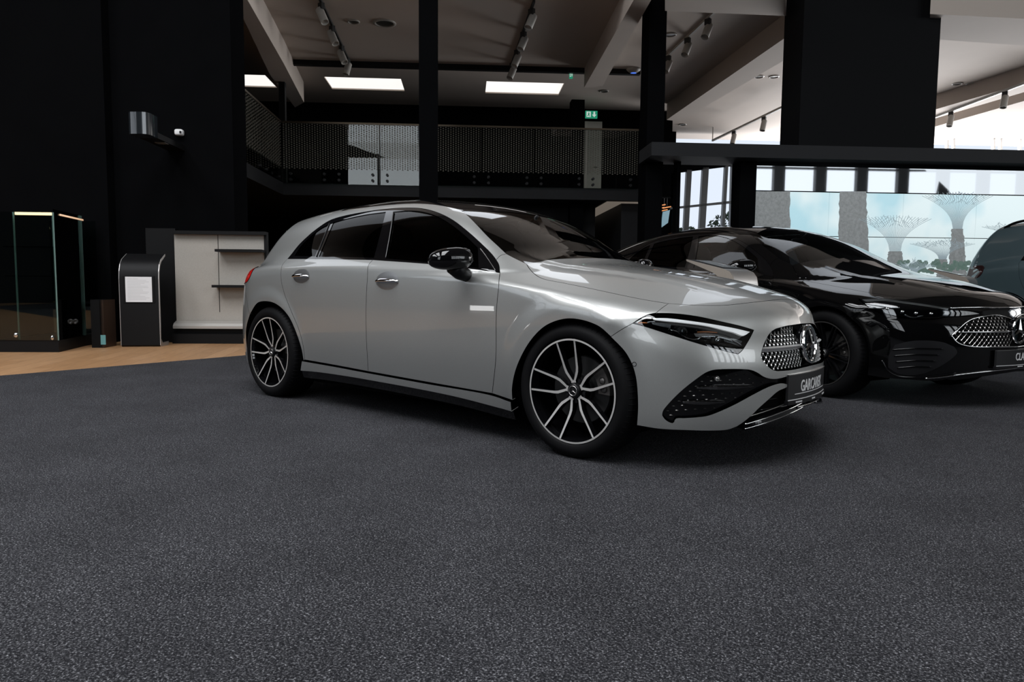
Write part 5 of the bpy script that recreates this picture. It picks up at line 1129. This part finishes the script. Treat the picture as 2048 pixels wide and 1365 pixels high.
# ------------------------------------------------------------------ gallery glass
GG = dotted('dotted_glass', 0, z1+.28); GG2 = dotted('dotted_glass_side', 1, z1+.28, .07, .06, .018); RAILM = mat('bronze_rail', (.11, .085, .06), .35, .8)
zr = at(700, 250, VB)[2]
def balustrade(u0_, u1_, lab, n):
    o = empty('glass_balustrade'); tag(o, lab, 'railing', 'glass panels of the upper floor railing'); zt_ = zr; zb_ = z1-.02; w = (u1_-u0_)/n
    for i in range(n):
        a_, b_ = u0_+i*w+.008, u0_+(i+1)*w-.008; g = G_(); g.box(a_, b_, VB-.06, VB-.045, zb_, zt_); RO('glass_panel', g, GG, o)
        for x in (a_+.14, b_-.14):
            for z in (zb_+.08, zb_+.2): g = G_(); g.lathe([(0, VB-.10), (.028, VB-.10), (.028, VB-.02), (0, VB-.02)], c=(x, 0, z), ax=1, n=14); RO('glass_fixing', g, PLAST, o)
    g = G_(); g.box(u0_, u1_, VB-.075, VB-.03, zt_, zt_+.035); RO('handrail', g, RAILM, o)
ua, ub, uc = at(567, 300, VB)[0], at(856, 300, VB)[0], at(1275, 300, VB)[0]
balustrade(ua, ub, 'long dotted glass railing upstairs, the half left of the black column', 3)
balustrade(ub+.01, uc, 'long dotted glass railing upstairs, the half right of the black column', 4)
o = empty('glass_balustrade'); tag(o, 'glass railing running back along the left side of the upper floor', 'railing'); ug = ua-.03
for i in range(3):
    a_, b_ = 10.9+i*1.35+.01, 10.9+(i+1)*1.35-.01; g = G_(); g.box(ug-.015, ug, a_, b_, z1-.02, zr); RO('glass_panel', g, GG2, o)
    for y in (a_+.2, b_-.2): g = G_(); g.lathe([(0, ug-.02), (.028, ug-.02), (.028, ug+.03), (0, ug+.03)], c=(0, y, z1+.08), ax=0, n=14); RO('glass_fixing', g, PLAST, o)
g = G_(); g.box(ug-.03, ug+.015, 10.9, VB-.05, zr, zr+.035); RO('handrail', g, RAILM, o)
# upstairs door, exit signs
vd = 18.55; a_, b_ = at(1168, 340, vd), at(1204, 244, vd); dz = b_[2]
g = G_(); g.box(a_[0], b_[0], vd-.03, vd+.03, z1, dz); d = RO('door_1', g, mat('pale_door', (.55, .52, .48), .5)); d['kind'] = 'structure'
g = G_(); g.tube([(b_[0]-.08, vd-.08, z1+1.0), (b_[0]-.22, vd-.08, z1+1.0)], .012); RO('door_handle', g, CHROME, d)
def exitsign(px0_, py0_, px1_, py1_, v, lab, turn=False):
    a_, b_ = at(px0_, py1_, v), at(px1_, py0_, v); o = empty('exit_sign'); tag(o, lab, 'sign'); w = b_[0]-a_[0]; h = b_[2]-a_[2]
    g = G_(); g.box(a_[0], b_[0], v, v+.06, a_[2], b_[2]); RO('sign_panel', g, mat('exit_green', (.0, .2, .09), .4, emit=(.02, .30, .17), es=.7), o)
    Wm = mat('exit_white', (.8, .8, .8), .4, emit=(.7, .85, .78), es=.6); g = G_(); q = lambda x, z: (a_[0]+w*x, v-.002, a_[2]+h*z)
    g.prism([q(.08, .14), q(.44, .14), q(.44, .88), q(.08, .88)], (0, .001, 0)); RO('door_symbol', g, Wm, o)
    g = G_(); GM = mat('exit_green_figure', (.0, .15, .07), .4, emit=(.01, .22, .12), es=.7)
    g.prism([q(.22, .70), q(.27, .82), q(.32, .70)], (0, -.003, 0)); g.prism([q(.20, .66), q(.34, .66), q(.31, .42), q(.38, .2), q(.33, .2), q(.27, .38), q(.16, .22), q(.13, .28), q(.22, .45)], (0, -.003, 0)); RO('running_figure', g, GM, o)
    g = G_(); g.prism([q(.66, .88), q(.80, .88), q(.80, .48), q(.92, .48), q(.73, .12), q(.54, .48), q(.66, .48)], (0, -.001, 0)); RO('arrow_symbol', g, Wm, o)
exitsign(1171, 222, 1195, 236, 17.6, 'green exit sign with running figure and down arrow above the pale upstairs door')
exitsign(1139, 140, 1146, 156, 15.2, 'small green exit sign near the ceiling beam, seen edge on')
# ------------------------------------------------------------------ track spotlights and ceiling fittings
SPW = mat('spot_grey', (.35, .33, .30), .5); SPB = mat('spot_black', (.01, .01, .01), .5)
def spot(p, tilt, yaw, grp, lab):
    o = empty('track_spotlight'); o.location = rm(*p); tag(o, lab, 'spotlight', grp)
    g = G_(); g.box(-.05, .05, -.03, .03, -.10, 0); g.build('track_adapter', SPB, o); g = G_(); g.tube([(0, 0, -.08), (0, 0, -.16)], .012); g.build('spot_arm', SPW, o)
    M = Matrix.Translation((0, 0, -.17)) @ Matrix.Rotation(tilt, 4, Vector(tuple(EV))) @ Matrix.Rotation(yaw, 4, Vector(tuple(EU))) @ Matrix.Translation((0, 0, -.04))
    g = G_(); g.lathe([(0, .13), (.062, .13), (.066, .12), (.066, -.13), (.058, -.13), (.05, -.10), (0, -.10)], ax=2, n=24); g.build('spot_head', SPW, o, angle=30, M=M)
    g = G_(); g.lathe([(0, -.098), (.048, -.098), (.048, -.09)], ax=2, n=20); g.build('spot_lens', GLOSSB, o, M=M)
ZT = CZ-.04
for ti, (track, heads, lab) in enumerate((
    (((630, -20), (700, 128)), ((648, 6), (668, 52), (684, 92), (697, 118)), 'left ceiling track'),
    (((1068, 5), (1020, 140)), ((1060, 18), (1047, 64), (1035, 100), (1024, 126)), 'middle ceiling track'),
    (((1430, 25), (1328, 120)), ((1420, 38), (1381, 76), (1345, 112)), 'right ceiling track'))):
    p0, p1 = atz(*track[0], ZT), atz(*track[1], ZT); g = G_(); d_ = np.array(p1)-p0; d_ = d_/np.linalg.norm(d_); n_ = np.array([-d_[1], d_[0], 0])*.02
    g.prism([np.array(p0)-n_, np.array(p0)+n_, np.array(p1)+n_, np.array(p1)-n_], (0, 0, .04)); tr = RO('ceiling_track', g, SPB if ti < 2 else SPW); tag(tr, 'thin '+lab.replace('ceiling track', 'light track on the ceiling, nearest the %s' % ('left beam', 'middle of the ceiling', 'right column')[ti]), 'light track')
    order = ('nearest the camera', 'second nearest the camera', 'third nearest the camera', 'farthest from the camera')
    for k, h in enumerate(heads):
        q_t = (h[1]-track[0][1])/(track[1][1]-track[0][1]); xx = track[0][0]+(track[1][0]-track[0][0])*q_t; p = atz(xx, h[1], ZT)
        nm_ = order[k] if k < len(heads)-1 else order[3]
        spot(p, math.radians(12 if (ti == 0 and k == 3) else (-24, 22, 24)[ti]), math.radians(-18), lab+' spotlights', 'cylindrical spotlight on the %s, %s' % (lab, nm_))
for ti, (track, heads) in enumerate(((((1425, 283), (1568, 215)), ((1468, 262), (1528, 235))), (((1865, 238), (2060, 165)), ((1902, 222), (2010, 185))))):
    z_ = CZ-.4; p0, p1 = atz(*track[0], z_), atz(*track[1], z_); g = G_(); d_ = np.array(p1)-p0; d_ = d_/np.linalg.norm(d_); n_ = np.array([-d_[1], d_[0], 0])*.025
    g.prism([np.array(p0)-n_, np.array(p0)+n_, np.array(p1)+n_, np.array(p1)-n_], (0, 0, .05)); g.box(p0[0]-.01, p0[0]+.01, p0[1]-.01, p0[1]+.01, z_, CZ); tr = RO('ceiling_track', g, SPW); tag(tr, ('pale light track low on the bright ceiling, left of the hanging black wall', 'pale light track on the bright ceiling, right of the hanging black wall')[ti], 'light track')
    for k, h in enumerate(heads):
        q_t = (h[0]-track[0][0])/(track[1][0]-track[0][0]); p = atz(h[0], track[0][1]+(track[1][1]-track[0][1])*q_t, z_)
        spot(p, math.radians(14), math.radians(-8), 'pale track spotlights', 'pale spotlight under the track %s of the hanging black wall, %s one' % (('left', 'right')[ti], ('left', 'right')[k]))
dl = [(529, 37, 'left'), (475, 113, 0), (707, 43, 0), (769, 46, 0), (636, 125, 0), (952, 135, 0), (1079, 140, 0), (1208, 182, 0), (1242, 145, 0), (1341, 69, 0), (1518, 153, 0), (1548, 153, 0), (1365, 249, 0), (1915, 167, 0), (1943, 167, 0)]
for k, (x, y, _) in enumerate(dl):
    p = atz(x, y, CZ); o = empty('ceiling_downlight'); o.location = rm(p[0], p[1], CZ); r = .11 if x != 769 else .2
    tag(o, 'small round fitting on the ceiling, %s' % ('at the left beam', 'in the dark corner behind the left beam, yellowish', 'beside the left light track', 'larger and darker, left of the black column', 'below the end of the left light track', 'left of the middle light track end', 'right of the middle light track end', 'above the green exit sign', 'left of the blue-lit detector', 'right of the tall right column, near the track', 'first of the pair left of the hanging wall', 'second of the pair left of the hanging wall', 'low, over the bright opening right of the column', 'first of the pair right of the hanging wall', 'second of the pair right of the hanging wall')[k], 'ceiling light')
    g = G_(); g.lathe([(r*.75, -.008), (r*.8, -.02), (r, -.012), (r, 0)], ax=2, n=24); g.build('fitting_ring', SPW, o, smooth=True); g = G_(); g.lathe([(0, -.006), (r*.77, -.006)], ax=2, n=24); g.build('fitting_lens', SATIN, o)
p = atz(1267, 138, CZ); o = empty('ceiling_detector'); o.location = rm(*p); tag(o, 'round ceiling detector with a blue glow beside the tall right column', 'detector'); g = G_(); g.lathe([(0, -.09), (.07, -.085), (.12, -.05), (.15, -.02), (.15, 0)], ax=2, n=28); g.build('detector_body', SPW, o, smooth=True); g = G_(); g.lathe([(0, -.094), (.06, -.088), (.06, -.08)], ax=2, n=20); g.build('detector_lens', mat('blue_led', (.05, .1, .6), .3, emit=(.1, .25, 1), es=.8), o)
# ------------------------------------------------------------------ things along the left wall
KB = mat('kiosk_black', (.005, .005, .0055), .5, spec=.2)
def kiosk(loc, yaw, lab, edge, face, paper=False, screen=False, h=1.12, w=.42):
    o = empty('display_stand', tuple(loc), yaw); tag(o, lab, 'display stand', None)
    # side profile (depth, height), front face towards -y
    P = [(.34, .0), (.02, .0), (0, .02), (0, h-.26), (.012, h-.16), (.05, h-.07), (.12, h-.005), (.30, h+.07)]
    In = [(.30, h+.045), (.13, h-.035), (.078, h-.09), (.042, h-.17), (.034, h-.26), (.034, .10), (.09, .045), (.34, .045)]
    if screen:
        P = [(.0, .0), (0, .02), (0, h-.20), (0, h-.13), (.012, h-.075), (.04, h-.04), (.09, h-.02), (.38, h+.05)]; In = [(.38, h+.038), (.16, h-.05), (.105, h-.09), (.085, h-.16), (.08, h-.25), (.08, .10), (.08, .04), (.08, .0)]
    poly = P+In; V = [(x, a, b) for x in (-w/2, w/2) for a, b in poly]; n = len(poly)
    k = len(P)-1; V2 = []; Fq = [(i, i+1, n+i+1, n+i) for i in range(n-1)]+[(n-1, 0, n, 2*n-1)]
    mi_ = [0]*len(Fq)
    if screen:
        for i in range(len(P)-2, len(P)+1): mi_[i] = 1
        for i in range(len(P)+1, len(Fq)-1): mi_[i] = 2
    sheet = shape('stand_body', V, Fq, [face, KB, mat('taupe_underside', (.30, .26, .22), .5, .3)] if screen else face, o, angle=40, mi=mi_)
    # edges
    m_ = len(P)
    for x in (-w/2, w/2):
        g = G_(); s_ = 1 if x > 0 else -1
        q0 = [(x, a, b) for a, b in P]; q1 = [(x, a, b) for a, b in In[::-1]]; q2 = [(x+.006*s_, a, b) for a, b in P]; q3 = [(x+.006*s_, a, b) for a, b in In[::-1]]
        g.add(q2+q3, [(i, i+1, m_+i+1, m_+i) for i in range(m_-1)]); g.add(q0+q2, [(i, i+1, m_+i+1, m_+i) for i in range(m_-1)]); g.add(q1+q3, [(i, i+1, m_+i+1, m_+i) for i in range(m_-1)]); g.build('stand_edge', edge, o)
    if paper:
        g = G_(); g.box(-w*.40, w*.40, -.008, 0, .56, .90); g.build('paper_holder', KB, o); g = G_(); g.box(-w*.34, w*.34, -.011, -.008, .57, .89); pp = g.build('printed_paper', mat('white_paper', (.75, .75, .76), .7), o)
        g = G_()
        for i in range(15): g.box(-w*.29, -w*.29+w*.56*(.5+.5*abs(math.sin(i*2.3))), -.0118, -.011, .862-i*.0185, .866-i*.0185)
        g.build('printed_lines', mat('faint_print', (.52, .52, .53), .7), pp)
    if screen:
        g = G_(); a0, a1 = np.array([.12, h-.0128]), np.array([.35, h+.0428]); nn = np.array([-.235, .97])*.004
        g.add([(x, *(q+nn)) for x in (-w*.34, w*.34) for q in (a0, a1)], [(0, 1, 3, 2)]); g.build('stand_screen', mat('dim_screen', (.10, .11, .12), .12, 0, .5, emit=(.3, .35, .38), es=.25), o)
    return o
a_ = atz(282, 694, 0); kiosk(rm(a_[0]-.0, a_[1], 0), TH+math.radians(6), 'black display stand with a white sheet of paper, standing at the dark left wall', mat('silver_edge', (.55, .53, .52), .35, .6), KB, paper=True, h=1.12, w=.46)
for (px_, py_, dd, yw, lab) in ((1494, 545, 4.95, -1.15, 'silver display stand with sloping screen between the grey and the black car'), (1950, 550, 6.9, -1.15, 'silver display stand with sloping screen behind the bonnet of the black car')):
    u_, v_, z_ = at(px_, py_, dd); w_ = rm(u_, v_, 0)
    kiosk(w_, TH+math.radians(42), lab, mat('taupe_edge', (.26, .225, .19), .5, .3), mat('brushed_silver', (.50, .50, .50), .35, .9), screen=True, h=.985, w=.36)
# display counter with shelves
PANEL = mat('linen_panel', (.36, .335, .30), .7, noise=(60, .04), bump=(400, .05)); VC = 9.95
cx0, cx1 = at(352, 600, VC)[0], at(531, 600, VC)[0]+1.6; czt = at(450, 470, VC)[2]
cn = empty('display_counter'); tag(cn, 'grey panelled display wall with black shelves behind the rear of the grey car', 'counter')
g = G_(); g.box(cx0, at(531, 600, VC)[0], VC, VC+.06, .42, czt); g.box(cx0, cx1-1.0, VC, VC+.06, .22, .42); RO('back_panel', g, PANEL, cn)
g = G_(); x_ = at(437, 520, VC)[0]; g.box(x_-.004, x_+.004, VC-.002, VC, .42, czt); RO('panel_joint', g, KB, cn)
g = G_(); g.box(cx0, at(536, 600, VC)[0], VC-.08, VC+.08, czt, czt+.045); g.box(at(531, 600, VC)[0], at(536, 600, VC)[0], VC-.02, VC+.08, 0, czt); RO('counter_top', g, KB, cn)
g = G_(); P = [(VC-.02, .30), (VC-.10, .27), (VC-.13, .235), (VC-.13, .20), (VC-.02, .20)]; g.prism([(cx0, a, b) for a, b in P], (cx1-1-cx0, 0, 0)); RO('lower_ledge', g, mat('ledge_metal', (.5, .48, .45), .35, .5), cn)
g = G_(); g.box(cx0, cx1-1, VC-.16, VC+.05, .0, .13); g.box(cx0, cx1-1, VC-.05, VC+.05, .13, .20); RO('plinth', g, KB, cn)
g = G_(); xs0 = at(296, 600, VC+.05)[0]; g.box(xs0, cx0, VC+.04, VC+.145, 0, at(330, 457, VC+.04)[2]); RO('side_cabinet', g, KB, cn)
for (x0_, x1_, y_) in ((429, 531, 499), (423, 500, 571)):
    p0, p1 = at(x0_, y_, VC-.2), at(x1_, y_, VC-.2); g = G_(); g.box(p0[0], at(531, y_, VC)[0]-.002, VC-.2, VC, p0[2]-.03, p0[2]+.005); RO('shelf', g, KB, cn)
# glass display cabinet
VG = 8.8; vit = empty('glass_cabinet'); tag(vit, 'tall glass display cabinet with warm top lights on a black base, far left', 'cabinet'); ua_, ub_ = atz(-12, 705, 0), atz(118, 705, 0); uc_ = atz(172, 692, 0); vb_ = ub_[1]
base = [(ua_[0], vb_), (ub_[0], vb_), (uc_[0], uc_[1]), (uc_[0], uc_[1]+.35), (ua_[0], uc_[1]+.35)]
g = G_(); g.prism([(a, b, 0) for a, b in base], (0, 0, .14)); RO('cabinet_base', g, KB, vit)
zt1 = at(100, 425, vb_)[2]; zt2 = at(158, 432, uc_[1])[2]; VGL = glass('cabinet_glass', (.72, .80, .78), ior=1.45); EDG = mat('glass_edge_green', (.20, .30, .28), .2, 0, .5)
p_ = [np.array([a, b, .14]) for a, b in base]
for i, (a, b) in enumerate(((0, 1), (1, 2), (3, 4))):
    zt_ = zt1 if i != 1 else zt2; g = G_(); q, r_ = p_[a], p_[b]; n_ = nrm(np.cross(r_-q, [0, 0, 1.]))*.008; g.prism([q, r_, r_+[0, 0, zt_-.14], q+[0, 0, zt_-.14]], n_); RO('glass_pane', g, VGL, vit)
for (a, zt_) in ((p_[1], zt1), (p_[2], zt2), (p_[1]+[-.28, .5, 0], zt2-.02), (p_[0]+[.25, .05, 0], zt1)):
    g = G_(); g.box(a[0]-.007, a[0]+.007, a[1]-.007, a[1]+.007, .14, zt_); RO('glass_edge', g, EDG, vit)
for z_ in (.5, .88, 1.22): g = G_(); g.prism([q+[0, 0, z_-.14+.0] for q in (p_[0]+[.1, .08, 0], p_[1]+[-.05, .08, 0], p_[2]+[-.06, 0, 0], p_[3], p_[4]+[.1, 0, 0])], (0, 0, .008)); RO('glass_shelf', g, VGL, vit)
WL = mat('warm_light_strip', (1, .8, .6), .4, emit=(1, .62, .36), es=2.2)
g = G_(); g.box(at(26, 424, vb_)[0], ub_[0]-.02, vb_+.03, vb_+.06, zt1-.03, zt1); RO('light_strip', g, WL, vit); g = G_(); q, r_ = p_[1], p_[2]; d_ = r_-q
g.prism([q+d_*.05+[0, .1, zt2-.2], q+d_*.9+[0, .1, zt2-.2], q+d_*.9+[0, .1, zt2-.18], q+d_*.05+[0, .1, zt2-.18]], (0, .02, 0)); RO('light_strip', g, mat('dim_light_strip', (1, .8, .6), .4, emit=(1, .55, .3), es=.5), vit)
g = G_(); g.ell((ub_[0]-.06, vb_-.01, .17), (.02, .02, .03)); RO('cabinet_lock', g, CHROME, vit); g = G_(); g.ell((ua_[0]+.25, vb_-.01, .20), (.025, .02, .03)); RO('cabinet_lock', g, CHROME, vit)
# black floor speaker with bronze edge
s0, s1, s2 = atz(184, 696, 0), atz(210, 696, 0), atz(219, 693, 0); zs_ = at(200, 600, s0[1])[2]; spk = empty('floor_speaker'); tag(spk, 'low black box with a bronze side edge, left of the black display stand', 'speaker')
g = G_(); g.box(s0[0], s1[0], s0[1], s0[1]+.30, 0, zs_); RO('speaker_body', g, KB, spk); g = G_(); g.box(s1[0], s2[0], s0[1]+.0, s0[1]+.30, 0, zs_); RO('speaker_edge', g, mat('bronze', (.30, .20, .15), .35, .8), spk)
g = G_(); x_ = s0[0]+.14; g.box(x_-.03, x_+.03, s0[1]-.004, s0[1], .04, .16); RO('speaker_light', g, mat('teal_led', (.05, .15, .15), .3, emit=(.15, .3, .3), es=.4), spk)
# wall fittings
for k, x in enumerate((244, 250)):
    p = at(x, 645, 10.08-.18 if False else 9.88); g = G_(); g.lathe([(0, -.012), (.018, -.012), (.024, -.018), (.036, -.012), (.038, 0)], ax=1, n=24); o = g.build('wall_socket', mat('socket_metal', (.6, .6, .6), .3, .8), None, smooth=True, M=ROOM@Matrix.Translation((p[0]+(k-.5)*.02, 10.1, p[2]))); tag(o, ('left', 'right')[k]+' one of two round metal sockets on the dark wall left of the paper stand', 'socket')
P0, P1 = at(262, 268, 9.2), at(297, 222, 9.0); pr = empty('wall_projector'); tag(pr, 'glossy black projector unit mounted high on the dark left wall', 'projector')
x0_, x1_, zb_, zt_ = at(256, 268, 9)[0], at(298, 268, 9)[0], at(280, 268, 9)[2], at(280, 224, 9)[2]; g = G_(); pts = [(x0_, 9.25), (x0_, 9.03), (x0_+.03, 9.0), (x1_-.09, 8.985), (x1_-.03, 9.0), (x1_, 9.05), (x1_, 9.25)]
g.prism([(a, b, zb_) for a, b in pts], (0, 0, zt_-zb_)); RO('projector_housing', g, mat('projector_gloss', (.02, .024, .028), .15, .3, 1), pr, angle=40)
g = G_(); g.box(x0_+.02, x1_+.0, 9.25, 10.1, zb_, zb_+.07); RO('mounting_arm', g, KB, pr); g = G_(); g.box(x0_+.10, x1_-.02, 9.5, 9.62, zb_-.006, zb_); RO('arm_vent', g, mat('vent_grey', (.10, .10, .10), .5), pr)
p = at(358, 265, 10.05); sn = empty('alarm_sensor'); tag(sn, 'small white motion sensor on the dark wall beside the projector arm', 'sensor'); g = G_(); g.ell((p[0], 10.06, p[2]), (.055, .05, .042), p=4); RO('sensor_body', g, mat('sensor_white', (.8, .8, .8), .5), sn, smooth=True); g = G_(); g.box(p[0]+.025, p[0]+.045, 9.995, 10.02, p[2]-.02, p[2]+.01); RO('sensor_eye', g, KB, sn)

# orange bars and bluish panes built in place of reflections on the dark panel
pn = empty('lamp_reflection'); tag(pn, 'cluster of small orange bars standing in for reflected lamps beside the tall right column', 'lamp'); OR_ = mat('orange_reflection_glow', (.6, .25, .1), .4, emit=(.9, .36, .14), es=.8)
g = G_(); c0 = at(1320, 395, 13); g.tube([(c0[0], 13, c0[2]), (c0[0], 13, fb0+.6)], .006, 5); g.box(c0[0]-.2, c0[0]+.2, 12.99, 13.01, c0[2]-.01, c0[2]+.01); RO('reflection_frame', g, KB, pn)
for (x, y, w) in ((1302, 409, 16), (1312, 406, 14), (1322, 411, 18), (1300, 416, 12), (1318, 417, 20), (1334, 415, 16), (1306, 422, 16), (1328, 421, 14)):
    a_, b_ = at(x-w/2, y+1.5, 13), at(x+w/2, y-1.5, 13); g = G_(); g.tube([a_, b_], .011, 6); RO('reflection_bar', g, OR_, pn); g = G_(); q = (np.array(a_)+b_)/2; g.tube([q, [q[0], 13, c0[2]]], .003, 4); RO('reflection_wire', g, KB, pn)
g = G_(); BL = mat('bluish_reflection_glow', (.1, .15, .18), .2, emit=(.10, .20, .25), es=1)  # bluish reflection drawn as glowing panes
for (xa, ya, xb, yb, xc, yc, xd, yd) in ((1306, 432, 1322, 424, 1317, 455, 1300, 470), (1326, 424, 1340, 420, 1336, 446, 1322, 456)):
    g.prism([at(xa, ya, 20.9), at(xb, yb, 20.9), at(xc, yc, 20.9), at(xd, yd, 20.9)], (0, .05, 0))
struct('window_10', g, BL)
